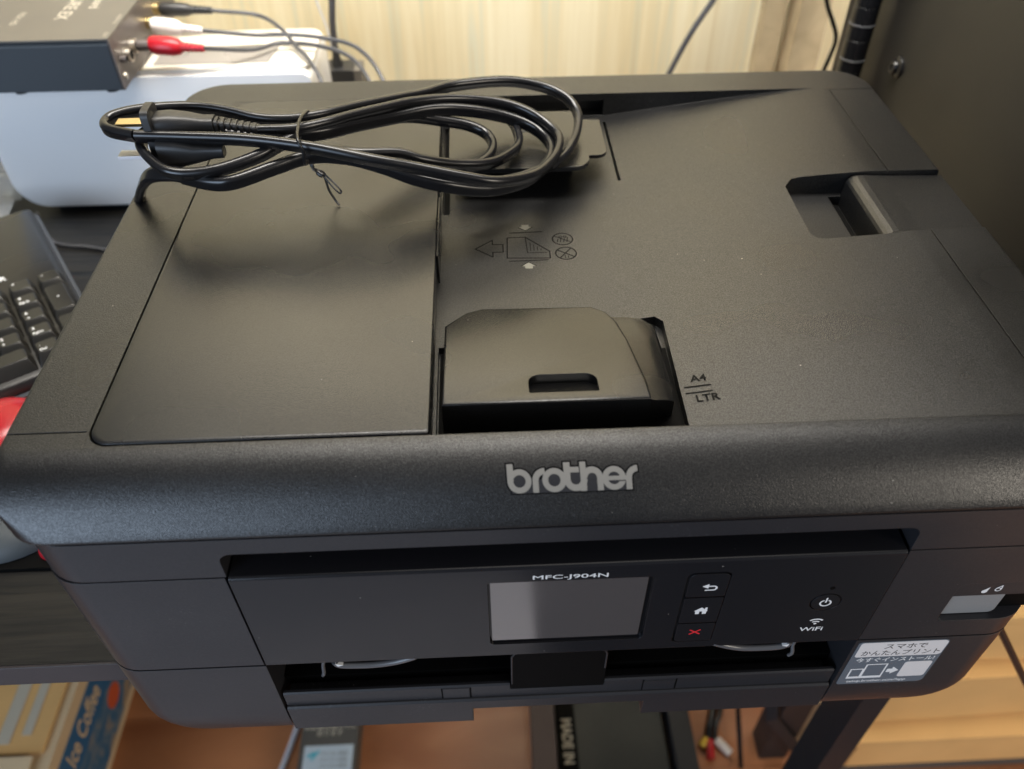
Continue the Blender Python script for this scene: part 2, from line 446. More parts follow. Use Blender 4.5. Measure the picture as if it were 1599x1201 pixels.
def sheet(name, f, x0, x1, y0, y1, h, mapf, m, parent=None, off=0.0):
    nx = int((x1 - x0) / h) + 1; ny = int((y1 - y0) / h) + 1
    val = [[f(x0 + i * h, y0 + j * h) - off for i in range(nx + 1)] for j in range(ny + 1)]
    idx = {}; V = []; F = []
    def vert(key, x, y):
        if key not in idx: idx[key] = len(V); V.append(mapf(x, y))
        return idx[key]
    for j in range(ny):
        for i in range(nx):
            c = [(i, j), (i + 1, j), (i + 1, j + 1), (i, j + 1)]
            vs = [val[q][p] for p, q in c]
            if min(vs) >= 0: continue
            loop = []
            for k in range(4):
                a, b = c[k], c[(k + 1) % 4]; va, vb = vs[k], vs[(k + 1) % 4]
                if va < 0: loop.append(vert(a, x0 + a[0] * h, y0 + a[1] * h))
                if (va < 0) != (vb < 0):
                    t = va / (va - vb)
                    loop.append(vert((min(a, b), max(a, b)), x0 + (a[0] + (b[0] - a[0]) * t) * h, y0 + (a[1] + (b[1] - a[1]) * t) * h))
            if len(loop) > 2: F.append(loop)
    me = bpy.data.meshes.new(name); me.from_pydata([Vector(v) * MM for v in V], [], F)
    return link_me(name, me, m, parent)

# ------------------------------------------------------------------ setting: floor, wall
FL = -600
fl = MB().box(-1600, 1700, -1800, 640, FL - 40, FL - 6).link('floor', M['card_shade']); fl['kind'] = 'structure'
pw = 92.0
rows = [(y, y + pw) for y in [-360 + pw * i for i in range(11)]]
for ri, (a, b) in enumerate(rows):
    x = -1500 + (ri * 377) % 700
    while x < 1500:
        L_ = 900
        q = MB().box(0, L_ - 0.8, 0, pw - 0.8, -6, random.uniform(-0.25, 0)).link('plank', M['floorwood'], fl)
        q.location = (x * MM, a * MM, FL * MM)
        x += L_
MB().box(-1600, 1700, -1800, -361, FL - 6, FL - 0.2).link('floor_front', M['floorwood'], fl)
pale_reflector = MB().box(-900, 235, -1500, -170, FL + 0.2, FL + 8).link('rug', plastic('rug_pale', (0.52, 0.48, 0.48), 0.9, 0.3, 300, 0)); pale_reflector['kind'] = 'structure'  # unseen slab added for the pale reflection in screen and left front
floor_blocker = MB().box(236, 900, -1500, -170, FL + 0.2, FL + 8).link('rug_dark', M['rack']); floor_blocker['kind'] = 'structure'  # unseen slab added to keep brown floor reflections off the right front
wl = MB().box(-900, 1100, 620, 660, FL - 40, 900).link('wall', M['wall']); wl['kind'] = 'structure'

# wooden corner post on the wall
cp = MB().box(484, 512, 590, 619.5, FL, 895).link('corner_post', M['trim'])
tag(cp, 'pale wooden corner post against the cream wall, left of the black pole', 'post')
cp2 = MB().box(456, 476, 606, 619.5, FL, 895).link('wall_batten', M['trim'])
tag(cp2, 'narrow wooden batten on the cream wall, left of the corner post', 'batten')

# ------------------------------------------------------------------ PRINTER
pr = thing('printer', 'large black multifunction printer with touch screen, seen from above', 'printer', (217, 170, 0))
# --- lid
def lid_ring(xi, yf, yb, z, rf, rb):
    return [(x, y, z) for x, y in rr(0 + xi, 435 - xi, yf, 341 - yb, (rf, rf, rb, rb), 10)]
rings = [lid_ring(1.2, 1.0, 1.0, 172.7, 19, 24), lid_ring(0, 0, 0, 173.4, 20, 25), lid_ring(0, 0, 0, 174.3, 20, 25)]
for k in range(0, 13):
    yf = 28 * k / 12; z = 195 - 20.5 * ((28 - yf) / 28) ** 2
    si = 0 if z < 193.4 else 1.3 * (1 - math.sqrt(max(0, 1 - ((z - 193.4) / 1.6) ** 2)))
    rings.append(lid_ring(si, yf + 0.05, si, z, max(5, 20 - yf * 1.9), 25 - si))
rings.append(lid_ring(2.2, 28.4, 2.2, 195, 6, 23))
lid = MB().loft(rings).link('lid', M['lid'], pr)
def T(x): # height of the paper tray surface
    u = max(0.0, (402 - x) / 140)
    d = max(-40.0, (195.2 - 15.8 * u ** 1.3 - 178.7))
    return min(195.2, 178.7 + math.log(1 + math.exp(d / 1.0)) * 1.0)
xs = [161.2, 230, 245, 252, 257, 261, 265, 269, 274, 280] + [290 + 10 * i for i in range(11)] + [396, 401]
traycut = MB().prism([(31.9, 205), (31.9, 178.0)] + [(x, T(x)) for x in xs] + [(401.5, 205)], 'y', 28.6, 314)
pocket = MB().prism([(349, 160), (351, 156), (356, 154), (384, 153), (407, 154.6), (445, 155), (445, 211), (402, 211.3), (360, 212.6), (354, 212), (349, 205)], 'z', 181, 205)
deep = MB().box(376, 389, 156, 209, 175.5, 182)
chan1 = MB().prism([(162.6, 20), (265.4, 20), (266.4, 108), (263, 112), (250, 112), (236, 103), (162.6, 96)], 'z', 166, 200)
chan1 = MB().prism([(162.6, 28.7), (265.4, 28.7), (266.4, 108), (263, 112), (250, 111), (236, 103), (162.6, 96)], 'z', 175.0, 200)
gap2 = MB().box(162.4, 166.6, 205, 305, 174.6, 200)
slot2 = MB().box(262.6, 264.2, 234, 306, 174.6, 200)
rearslot = MB().box(176, 263.5, 306, 324, 180.4, 190.5)
gL = MB().box(-5, 31.0, 36.0, 36.7, 193.2, 205)
gR = MB().box(406.2, 406.8, 28.0, 311.5, 193.8, 205)
gR2 = MB().box(403, 440, 311.2, 311.8, 193.6, 205)
cut(lid, [traycut, pocket, deep, chan1, gap2, slot2, rearslot, gL, gR, gR2])
resmooth(lid, 32)
MB().box(163.2, 265.8, 29.4, 95, 175.05, 175.3).link('channel_floor', M['dark'], pr)  # black sheet puts deep shade at the bottom of the shallow channel
MB().box(162.9, 166.1, 206, 304, 174.7, 175.2).link('channel_floor', M['dark'], pr)  # same black sheet, for the shade in the rear gap
# hinge block in the right pocket
MB().prism([(383.2, 176), (384.4, 189.4), (385.2, 191.0), (386.8, 192.3), (389.0, 193.1), (392, 193.3), (404, 192.6), (436.4, 191.8), (436.4, 174.5), (383.1, 174.5)], 'y', 155.6, 210.4).link('hinge_cover', M['lid'], pr)
MB().box(376.2, 382.6, 156.4, 208.6, 175.6, 176.0).link('pocket_slot', M['dark'], pr)  # black lining stands for the shade deep in the slot
def corner_fill(cx, cy, r, a0, kx, ky):
    pts = [(cx + r * math.cos(R(a0 + 9 * i)), cy + r * math.sin(R(a0 + 9 * i))) for i in range(11)] + [(kx, ky)]
    MB().prism(pts, 'z', 177.9, 194.9).link('lid_corner', M['lid'], pr)
corner_fill(40.9, 37.6, 9.0, 180, 31.85, 28.55); corner_fill(46.9, 299.0, 15.0, 90, 31.85, 314.05)
# feeder cover (left)
fc = MB()
prings = []
for z, i in ((178.4, 0.5), (194.3, 0.0), (195.1, 0.25), (195.5, 0.9), (195.55, 1.6)):
    prings.append([(x, y, z) for x, y in rr(32.6 + i, 161.4 - i * 0.5, 29.3 + i, 313.5 - i, (8, 1.5, 1.5, 14), 8)])
fc.loft(prings).link('feeder_cover', M['feeder'], pr, 35)
MB().box(161.6, 162.4, 144, 196, 178, 195.2).link('cover_rib', M['feeder'], pr)
# front document guide
g1 = MB()
top = [(165.6, 47.2, 191.8), (250, 47.2, 191.8), (249.6, 58, 191.2), (246.5, 88, 187.4), (243.6, 104, 185.2), (240, 112, 184.2), (234, 116.6, 183.6), (182, 117.4, 183.6), (175, 114.5, 184), (165.6, 104, 185.2)]
def inset(ring_, d, dz):
    cx, cy = 208, 80
    return [(x + d * (1 if x < cx - 25 else (-1 if x > cx + 25 else 0)), y + d * (1 if y < 60 else (-1 if y > 95 else 0)), z - dz) for x, y, z in ring_]
g1.loft([[(x, y, 172) for x, y, z in top], inset(top, 0, 1.3), inset(top, 0.12, 0.7), inset(top, 0.5, 0.2), inset(top, 1.2, 0.0)])
g1o = g1.link('document_guide', M['feeder'], pr, 40)
slot = rr(201, 229.5, 53, 65, (0.6, 0.6, 5, 5), 6)
slot_c = MB().loft([[(x, y, 189.6 - (y - 53) * 0.50 + 0.9 * ((x - 215) / 14.2) ** 2) for x, y in slot], [(x, y, 200) for x, y in slot]])
cut(g1o, [slot_c])
resmooth(g1o, 40)
lip = MB()
sk = [[(249.9, 47.6, 190.6), (252, 47.5, 190.2), (256.5, 48.2, 189.2), (259.4, 50.2, 186.6), (261.0, 53, 183.0), (261.0, 53, 172), (249.9, 47.4, 172)],
      [(249.5, 58, 190.0), (250.6, 58, 189.6), (256, 58, 188.8), (259.8, 58, 187.0), (261.4, 59, 183.6), (261.4, 59, 172), (249.5, 58, 172)],
      [(246.4, 88, 186.4), (248, 88, 186.1), (254, 88, 185.5), (259.6, 88, 184.4), (262, 88, 181.6), (262, 88, 172), (246.4, 88, 172)],
      [(243.5, 104, 184.2), (245.4, 104, 183.9), (251, 104, 183.3), (258, 104, 182.4), (261.5, 105, 180.6), (261.5, 105, 172), (243.5, 104, 172)],
      [(242.0, 109, 183.0), (244, 109, 182.6), (250, 109.4, 182.0), (256, 109.4, 181.0), (259.5, 108.6, 179.4), (259.5, 108.6, 172), (242.0, 109, 172)]]
lip.loft(sk).link('guide_skirt', M['feeder'], g1o, 50)
# rear document guide: a raised plate with a lower tab
g2 = MB()
pl = rr(166.8, 244.6, 220.6, 287, (2, 10, 2, 2), 8)
g2.loft([[(x, y, z) for x, y in pl] for z in (194.4, 196.4, 197.0)])
g2o = g2.link('rear_document_guide', M['feeder'], pr)
MB().prism(rr(240, 256.2, 238, 281, (1, 6, 1, 1), 6), 'z', 192.2, 194.2).link('guide_tab', M['feeder'], g2o)
MB().box(170, 238, 248, 282, 178, 194.3).link('guide_foot', M['dark'], g2o)
MB().prism(rr(204, 230, 262, 270, 3.5, 6), 'z', 197.0, 197.25).link('grip_mark', M['body'], g2o)

# --- flat pictograms on the tray, relief shade and lit edges put into the colour
ZT = 179.15
def tray_map(x, y): return (x, y, T(x) + 0.12)
ICX = [(180, 171.8)]
arrow = [(180.0, 172.0), (189.0, 179.5), (189.0, 175.4), (194.4, 175.4), (194.4, 168.6), (189.0, 168.6), (189.0, 164.5)]
page = [(196.9, 181.2), (206.4, 181.4), (218.3, 168.2), (218.3, 162.2), (196.3, 163.2)]
sheet('feed_symbol', union(polyline(arrow, 0.75, True), polyline(page, 0.8, True), polyline([(206.4, 181), (206.9, 167.3), (217, 167.3)], 0.5),
      seg(198.5, 185.6, 215.5, 186.2, 0.8), seg(197.5, 160.4, 217, 160.8, 0.7),
      seg(208.6, 176.4, 208.6, 169.2, 0.4), seg(210.4, 174.4, 210.4, 169.2, 0.4), seg(212.2, 172.6, 212.2, 169.2, 0.4), seg(214, 170.8, 214, 169.2, 0.4)),
      178, 220, 158, 188, 0.22, tray_map, M['emboss'], pr)
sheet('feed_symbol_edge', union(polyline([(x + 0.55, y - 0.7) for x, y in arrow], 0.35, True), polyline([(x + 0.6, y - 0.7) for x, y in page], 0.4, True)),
      178, 221, 157, 188, 0.2, lambda x, y: (x, y, T(x) + 0.08), M['emboss_lite'], pr)  # offset pale outline painted as the lit edge of the relief
def circ_sym(cx, cy, kind):
    s = [ring(cx, cy, 4.9, 5.7)]
    if kind == 0:
        s += [seg(cx - 4.4, cy + 3, cx + 4.4, cy - 3, 0.6)] + [seg(cx - 3 + i * 1.7, cy - 2.6, cx - 2.4 + i * 1.7, cy + 0.2 + (i % 2), 0.5) for i in range(4)] + [ring(cx + i * 2.3 - 1, cy + 2, 0.5, 1.0) for i in range(2)]
    else:
        s += [seg(cx - 4.2, cy + 3, cx + 4.2, cy - 3.2, 0.75), seg(cx - 3, cy - 3.6, cx + 2.5, cy + 4, 0.7), seg(cx - 0.6, cy - 4, cx - 0.6, cy - 1.6, 0.4), seg(cx + 1, cy - 4, cx + 1, cy - 2, 0.4)]
    sheet('forbidden_symbol', union(*s), cx - 6.2, cx + 6.2, cy - 6.2, cy + 6.2, 0.2, tray_map, M['emboss'], pr)
    sheet('symbol_edge', ring(cx + 0.35, cy - 0.5, 5.5, 5.95), cx - 6.8, cx + 6.8, cy - 6.8, cy + 6.8, 0.2, lambda x, y: (x, y, T(x) + 0.08), M['emboss_lite'], pr)  # pale ring painted as the lit edge of the relief
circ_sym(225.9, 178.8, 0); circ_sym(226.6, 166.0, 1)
for s_, cy in ((-1, 190.9), (1, 155.8)):
    pts = [(206.9 - 3.6, cy), (206.9, cy + 3.2 * s_), (206.9 + 3.6, cy), (206.9 + 1.9, cy), (206.9 + 1.9, cy - 2.0 * s_), (206.9 - 1.9, cy - 2.0 * s_), (206.9 - 1.9, cy)]
    sheet('width_arrow', poly(pts), 202, 212, cy - 4, cy + 4, 0.2, lambda x, y: (x, y, T(x) + 0.15), M['pale_mark'], pr)
    sheet('arrow_edge', polyline([(203.2, cy + 0.3 * s_), (206.9, cy + 3.5 * s_), (210.6, cy + 0.3 * s_)], 0.5), 202, 212, cy - 5, cy + 5, 0.2, tray_map, M['emboss'], pr)  # dark outline painted as the shade along the arrow's relief
# A4 / LTR size marks
for body, y in (('A4', 66.4), ('LTR', 54.5)):
    text('size_mark', body, 5.6, (271.0, y, T(271.0) + 0.2), (1, 0.0, 0.138), (0, 1, 0), M['emboss'], pr, sx=1.05, bold=0.12, align='LEFT')
for y in (63.6, 60.0):
    sheet('size_line', rect(267.5, 279.0, y - 0.35, y + 0.35), 267, 280, y - 1, y + 1, 0.25, lambda x, y: (x, y, T(x) + 0.2), M['emboss'], pr)

# --- maker's lettering on the curved front of the lid
def lidmap(u, v, lift=0.0):
    # v = distance along the curve above the baseline
    y = 7.65; rem = v; st = 0.02 if v >= 0 else -0.02
    while abs(rem) > 0.03:
        sl = 2 * 20.5 * (28 - y) / 784
        rem -= math.hypot(1, sl) * st; y += st
    z = 195 - 20.5 * ((28 - y) / 28) ** 2
    nx = Vector((0, -2 * 20.5 * (28 - y) / 784, 1)).normalized()
    return (190.6 + u - 0.04 * v, y + nx.y * lift, z + nx.z * lift)
vcache = {}
def lidmap_c(lift):
    def f(u, v):
        k = round(v, 3)
        if k not in vcache: vcache[k] = (lidmap(0, v, 0), lidmap(0, v, 1.0))
        a, b = vcache[k]
        return (a[0] + u, a[1] + (b[1] - a[1]) * lift, a[2] + (b[2] - a[2]) * lift)
    return f
RO, RI, CY = 4.4, 2.3, 4.4
half = lambda ff, g: (lambda x, y: max(ff(x, y), g(x, y)))
logo = union(rect(0, 2.3, 4.4, 10.8), ring(4.45, CY, RI, 4.45),
             rect(9.3, 11.5, 0, 4.4), ring(13.9, CY, 2.35, 4.6, 90, 180),
             ring(17.4, CY, RI, 4.45),
             rect(21.1, 23.5, 4.4, 10.8), rect(23.4, 26.8, 7.0, 9.0), half(ring(25.4, 4.45, 1.95, 4.35), lambda x, y: y - 4.45), rect(25.6, 27.6, 0.2, 2.0),
             rect(27.2, 29.4, 0, 10.8), half(ring(31.55, 4.85, 1.75, 4.05), lambda x, y: 4.85 - y), rect(33.35, 35.6, 0, 4.9),
             minus(union(ring(39.7, CY, RI, 4.45), rect(36.5, 43.9, 3.6, 5.2)), union(rect(39.9, 45, 3.15, 3.55), lambda x, y: 4.4 - math.hypot(x - 39.7, y - CY))),
             rect(44.1, 46.3, 0, 4.6), ring(48.7, 4.3, 2.35, 4.6, 92, 180))
filled = union(logo, disc(4.45, CY, 3), disc(17.4, CY, 3), disc(39.7, CY, 3), rect(1.6, 46.0, 0.1, 4.6), rect(21.1, 35, 1, 6.5))
sheet('badge_recess', filled, -1.2, 51, -1.2, 12.2, 0.22, lidmap_c(0.05), M['dark'], pr, off=0.62)
sheet('badge_plate', filled, -1.2, 51, -1.2, 12.2, 0.22, lidmap_c(0.12), M['body'], pr, off=0.22)
sheet('badge_lettering', logo, -0.5, 50, -0.5, 11.5, 0.16, lidmap_c(0.22), M['logo'], pr)

# --- housing
XL, XR, YF, YB = 4.0, 431.0, 1.2, 337.0
def prism_rings(z0, z1, r=18, bot=False, ins=0.0):
    out = []
    if bot:
        for k in range(7):
            a = R(90 * k / 6); q = 1 - math.sin(a)
            z = z0 + 20 * (1 - math.cos(a))
            out.append([(x, y, z) for x, y in rr(XL + ins + 20 * q, XR - ins - 20 * q, YF + 2.5 * q, YB - 3 * q, r, 8)])
        z0 = z0 + 20.01
    out.append([(x, y, z0) for x, y in rr(XL + ins, XR - ins, YF, YB, r, 8)])
    out.append([(x, y, z1) for x, y in rr(XL + ins, XR - ins, YF, YB, r, 8)])
    return out
up = MB().loft(prism_rings(146.3, 170.7, 20)).link('scanner_unit', M['body'], pr, 35)
mid = MB().loft(prism_rings(73.6, 145.3, 18, ins=0.3)).link('mid_housing', M['body'], pr, 35)
low = MB().loft(prism_rings(4.0, 72.2, 18, bot=True)).link('base_housing', M['body'], pr, 35)
core = MB().loft([[(x, y, z) for x, y in rr(6.5, 428.5, 4, 334, 16, 8)] for z in (60, 171)]).link('inner_chassis', M['dark'], pr, 35)  # added black core, blocks light behind the housing seams
opn_up = MB().prism(rr(79.0, 352.2, 140, 161.4, (0.1, 0.1, 5, 5), 6), 'y', -5, 75)
opn = MB().prism([(79.0, -5), (351.6, -5), (351.6, 150), (79.0, 150)], 'z', 70, 150)
opn_low = MB().box(78.6, 352.0, -5, 130, 2, 75)
cut(up, [opn_up]); cut(mid, [MB().box(78.1, 352.5, -5, 75, 70, 150)]); cut(low, [opn_low])
cut(core, [MB().box(74, 356, -5, 76, 50, 161.45)])
# right front window recess
winrec = MB().prism(rr(383.6, 446, 87.6, 118.2, (3, 1, 1, 4), 6), 'y', -6, 9)
cut(mid, [winrec]); cut(core, [MB().box(380, 446, -6, 12, 86, 120)])
for o in (up, mid, low, core): resmooth(o, 35)
MB().prism(rr(382.8, 429.2, 107.6, 118.0, (1.5, 6, 2, 3.5), 6), 'y', 1.8, 5).link('ink_flap', M['body'], pr)
MB().prism(rr(384.3, 411.0, 88.2, 107.4, (2, 3, 0.5, 0.5), 6), 'y', 4.4, 6).link('ink_window', M['window'], pr)
MB().box(411.2, 428, 7.2, 9, 88, 107.5).link('ink_recess', M['dark'], pr)
fm = lambda y0: (lambda x, z: (x, y0, z))
drop1 = union(disc(397.0, 109.6 + 1.2, 1.3), poly([(395.9, 111.4), (398.2, 111.4), (398.6, 114.2)]))
drop2 = union(ring(402.6, 112.0, 0.9, 1.45), polyline([(401.6, 113), (403.6, 115), (403.9, 112.4)], 0.5))
sheet('ink_symbol', union(drop1, drop2), 394, 406, 108, 117, 0.15, fm(1.7), M['white_print'], pr)

def scl(f, cx, cy, k): return lambda x, y: f(cx + (x - cx) / k, cy + (y - cy) / k) * k
# --- control panel
prof = [(24, 75.8), (0.2, 75.8), (-0.5, 76.6), (-0.5, 145.2)]
for k in range(1, 8):
    a = R(90 * k / 7); prof.append((1.3 - 1.8 * math.cos(a), 145.2 + 1.8 * math.sin(a)))
prof += [(24, 147.0)]
cpn = MB().prism(prof, 'x', 79.9, 350.6).link('control_panel', M['panel'], pr)
cut(cpn, [MB().prism(rr(181.4, 249.6, 86.4, 136.8, (2.5, 2.5, 1, 1), 5), 'y', -3, 1.2),
          MB().prism(rr(263.0, 281.4, 81.8, 138.2, (2.5, 0.5, 3, 3.5), 5), 'y', -3, 1.4),
          MB().prism([(326.3 + 6.9 * math.cos(R(a)), 111.2 + 6.9 * math.sin(R(a))) for a in range(0, 360, 12)], 'y', -3, 1.0)])
resmooth(cpn, 35)
MB().box(181.9, 249.2, 0.75, 1.15, 87.0, 136.4).link('screen_bezel', M['gloss'], pr)
MB().prism(rr(182.4, 247.2, 89.6, 136.2, 0.6, 3), 'y', -0.1, 0.7).link('touch_screen', M['screen'], pr)
tx = text('model_lettering', 'MFC-J904N', 4.3, (199.3, -0.62, 138.4), (1, 0, 0), (0, 0, 1), M['white_print'], pr, sx=1.52, sy=0.92, bold=0.03)
b1 = MB().prism(rr(264.2, 280.8, 120.2, 137.2, (0.5, 0.5, 2.8, 2.8), 5), 'y', -0.75, 1.2).link('button', M['panel'], pr)
b2 = MB().prism(rr(264.2, 280.8, 99.0, 118.9, 0.5, 3), 'y', -0.75, 1.2).link('button', M['panel'], pr)
b3 = MB().prism(rr(264.2, 280.8, 82.8, 97.8, (2, 0.5, 0.5, 0.5), 4), 'y', -0.75, 1.2).link('button', M['panel'], pr)
b1['label'] = 'top button with a white back arrow'; b2['label'] = 'middle button with a white house'; b3['label'] = 'bottom button with a red cross'
FY = -0.82
sheet('back_symbol', scl(union(poly([(268.4, 128.6), (272.6, 131.2), (272.6, 126.0)]), seg(272, 128.6, 275.6, 128.6, 1.2), ring(275.6, 126.4, 1.6, 2.8, 270, 450), seg(271.0, 124.2, 275.6, 124.2, 1.1)), 273.5, 127.6, 0.66),
      267, 280, 122, 132, 0.15, fm(FY), M['white_print'], b1)
sheet('home_symbol', scl(minus(union(poly([(267.6, 108.6), (272.6, 113.2), (277.4, 108.6)]), rect(268.9, 276.4, 105.0, 109.2), rect(275.0, 276.6, 108, 113.0)), rect(271.6, 273.6, 104, 108.2)), 272.6, 108.6, 0.64),
      266, 279, 104, 114.5, 0.15, fm(FY), M['white_print'], b2)
sheet('cancel_symbol', scl(union(seg(269.6, 88.4, 275.6, 93.2, 1.1), seg(275.6, 88.4, 269.6, 93.2, 1.1)), 272.6, 90.8, 0.72), 267, 278, 86, 95, 0.15, fm(FY), M['red_print'], b3)
pb = MB().prism([(326.3 + 6.1 * math.cos(R(a)), 111.2 + 6.1 * math.sin(R(a))) for a in range(0, 360, 12)], 'y', -0.6, 1.0).link('power_button', M['panel'], pr)
sheet('power_symbol', union(ring(326.3, 110.8, 1.9, 2.65, 115, 425), seg(326.3, 111.4, 326.3, 114.6, 0.75)), 322, 331, 107, 116, 0.12, fm(-0.68), M['white_print'], pb)
MB().prism([(326.4 + 1.1 * math.cos(R(a)), 122.4 + 1.1 * math.sin(R(a))) for a in range(0, 360, 30)], 'y', -0.62, 0).link('status_lamp', M['dark'], pr)
sheet('wifi_symbol', union(disc(326.2, 93.4, 0.7), ring(326.2, 93.2, 1.7, 2.5, 45, 135), ring(326.2, 93.2, 3.5, 4.4, 45, 135)), 321, 332, 91, 99, 0.14, fm(-0.62), M['white_print'], pr)
text('wifi_lettering', 'WiFi', 4.6, (320.3, -0.62, 87.2), (1, 0, 0), (0, 0, 1), M['white_print'], pr, sx=1.2, bold=0.06)

# --- under the panel: dark bay, grey paper stops, black tab, tray front
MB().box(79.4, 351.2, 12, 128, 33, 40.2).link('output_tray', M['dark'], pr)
for pts in ([(110.2, 74.6), (111.2, 72.4), (114.6, 71.0), (125, 70.4), (134, 71.4), (141, 73.6), (147, 76.6)], [(283.5, 77.6), (291, 73.8), (298.5, 71.4), (308, 70.8), (315, 71.2), (318.6, 73.0), (319.6, 75.6)]):
    MB().loft(sweep([(x, 0.9, z - 0.2) for x, z in pts], circ(1.6, 10), (0, 1, 0), 5)).link('paper_stop', M['stopper'], pr, 60)
for x, z, d in ((112.2, 73.4, 1), (317.8, 74.0, -1)):
    MB().prism([(x - 1.6 * d, z + 1.3), (x + 1.8 * d, z), (x - 1.6 * d, z - 1.3)], 'y', -0.6, 1).link('stop_mark', M['white_print'], pr)
for x in (101.8, 326.4):
    tube('paper_catch', [(x + 1.2, 8, 64), (x, 7, 60), (x, 5, 56), (x - 1.0, 5.4, 52.8)], 0.9, M['stopper'], pr, 8, 4)  # grey slips standing in for small vertical gleams in the bay
tab = rr(190.4, 236.0, 37, 73.6, (0.5, 0.5, 4, 4), 6)
MB().prism(tab, 'y', 2.0, 10).link('tray_tab', M['dark'], pr)
MB().loft(sweep([(191.0, 2.4, 42), (191.0, 2.2, 69.0), (192.2, 2.2, 72.0), (195.4, 2.2, 73.2), (231, 2.2, 73.2), (234.4, 2.2, 72.0), (235.5, 2.2, 69), (235.5, 2.2, 55)], circ(0.55, 8), (0, 1, 0), 2, False)).link('tab_rim', M['body'], pr, 60)
st = MB().prism([(2.2, 29.5), (2.2, 40.6), (3.0, 41.4), (4.4, 41.2), (4.4, 29.5)], 'x', 79.9, 190.0)
st.prism([(2.2, 29.5), (2.2, 40.6), (3.0, 41.4), (4.4, 41.2), (4.4, 29.5)], 'x', 236.4, 350.2)
st.prism([(2.2, 29.5), (2.2, 36.2), (3.0, 37.0), (4.4, 37), (4.4, 29.5)], 'x', 190.01, 236.39)
st.link('tray_edge', M['body'], pr)
MB().box(157.0, 170.0, 1.9, 3, 30.0, 39.8).link('tray_latch', M['body'], pr)
MB().box(256.0, 271.6, 1.9, 3, 29.8, 38.8).link('tray_latch', M['body'], pr)
for x in (156.2, 170.2, 255.4, 271.8):
    MB().box(x, x + 0.7, 2.05, 3, 29.8, 40).link('latch_gap', M['dark'], pr)
tf = MB()
tf.prism([(0.4, 6.5), (0.4, 28.4), (1.4, 29.4), (30, 29.4), (30, 6.5)], 'x', 79.9, 171.0)
tf.prism([(0.4, 6.5), (0.4, 28.4), (1.4, 29.4), (30, 29.4), (30, 6.5)], 'x', 257.4, 350.2)
tf.prism([(0.4, 21), (0.4, 28.4), (1.4, 29.4), (30, 29.4), (30, 21)], 'x', 171.01, 257.39)
tf.link('tray_front', M['body'], pr)
MB().prism([(1.8, 17.4), (1.8, 20.9), (28, 20.9), (28, 17.4)], 'x', 171.1, 257.3).link('tray_grip', M['body'], pr)
MB().box(40, 395, 30, 300, 0, 3.98).link('foot_plate', M['dark'], pr)

# --- sticker
skr = MB().prism(rr(353.9, 397.6, 28.2, 70.4, (1.8, 3, 3, 1.8), 6), 'y', 1.0, 1.18).link('sticker', M['sticker'], pr)
MB().prism(rr(355.2, 397.0, 56.2, 69.9, (1.5, 2, 2.4, 1.5), 5), 'y', 0.9, 1.0).link('title_band', M['sticker_white'], skr)
text('sticker_lettering', 'スマホで', 5.3, (366.8, 0.86, 64.0), (1, 0, 0), (0, 0, 1), M['ink_print'], skr, sx=1.0, bold=0.04)
text('sticker_lettering', 'かんたんプリント', 5.3, (357.4, 0.86, 57.9), (1, 0, 0), (0, 0, 1), M['ink_print'], skr, sx=0.92, bold=0.04)
text('sticker_lettering', '今すぐインストール!', 4.5, (357.0, 0.9, 51.4), (1, 0, 0), (0, 0, 1), M['white_print'], skr, sx=0.93, bold=0.07)
text('sticker_lettering', 'setup.brother.com/?app', 3.2, (358.4, 0.9, 30.3), (1, 0, 0), (0, 0, 1), M['white_print'], skr, sx=0.98, bold=0.05)
rrs = lambda x0, x1, z0, z1, w: polyline([(x0, z0), (x1, z0), (x1, z1), (x0, z1)], w, True)
sheet('phone_symbol', union(rrs(357.5, 363.6, 34.6, 43.8, 0.8), rect(357.5, 363.6, 34.2, 36.2), rrs(364.2, 374.2, 34.6, 48.2, 0.8), rect(364.2, 374.2, 34.2, 36.4)), 356.5, 375.5, 33.5, 49, 0.2, fm(0.93), M['white_print'], skr)
sheet('arrow_symbol', union(rect(375.6, 378.4, 39.6, 43.0), poly([(378.0, 37.6), (381.6, 41.3), (378.0, 45.0)])), 375, 382, 37, 46, 0.2, fm(0.93), M['white_print'], skr)
MB().prism(rr(382.6, 396.2, 34.4, 49.6, 1.6, 5), 'y', 0.9, 1.0).link('blank_patch', M['sticker_white'], skr)

# ------------------------------------------------------------------ POWER CORD lying on the printer
cdl = thing('coiled_cable', 'coiled flat black mains cord with plug, bundled on top of the printer', 'cord', (110, 200, 200))
SA = [(22.7,184.0,240.0),(9.3,189.8,240.0),(4.6,196.5,240.0),(7.6,202.9,241.0),(19.7,209.0,241.0),(40.4,212.8,240.0),(57.7,210.4,239.0),(76.6,204.6,237.0),(92.0,205.1,236.0),(105.9,211.2,235.0),(122.2,225.7,232.0),(140.7,242.0,228.0),(154.4,253.9,225.0),(170.7,267.9,223.0),(199.6,278.8,220.0),(220.5,279.8,216.0),(233.8,272.2,213.0),(240.4,262.0,208.0),(239.2,247.6,204.0),(232.9,229.7,202.0),(224.9,218.6,201.0),(214.0,207.0,202.5),(200,197,204),(184,190,207),(165,186.5,211.5),(140,186,219)]
SB = [(22.7,184.0,240.0),(45.9,183.4,239.0),(75.2,181.3,238.0),(104.7,176.1,236.0),(133.2,172.2,231.0),(152.5,174.6,225.0),(176.1,176.5,218.0),(191.8,180.0,213.0),(208.4,192.1,208.0),(218.1,206.5,205.0),(225.4,221.0,205.0),(227.5,235.0,207.0),(221.2,245.8,210.0),(209.8,253.7,214.0),(194.1,256.4,218.0),(170.8,251.0,223.0),(149.9,239.8,227.0),(135.1,227.0,230.0),(120.2,213.1,233.0),(108.9,202.1,235.0),(94.5,194.3,236.0),(77.6,193.9,236.0)]
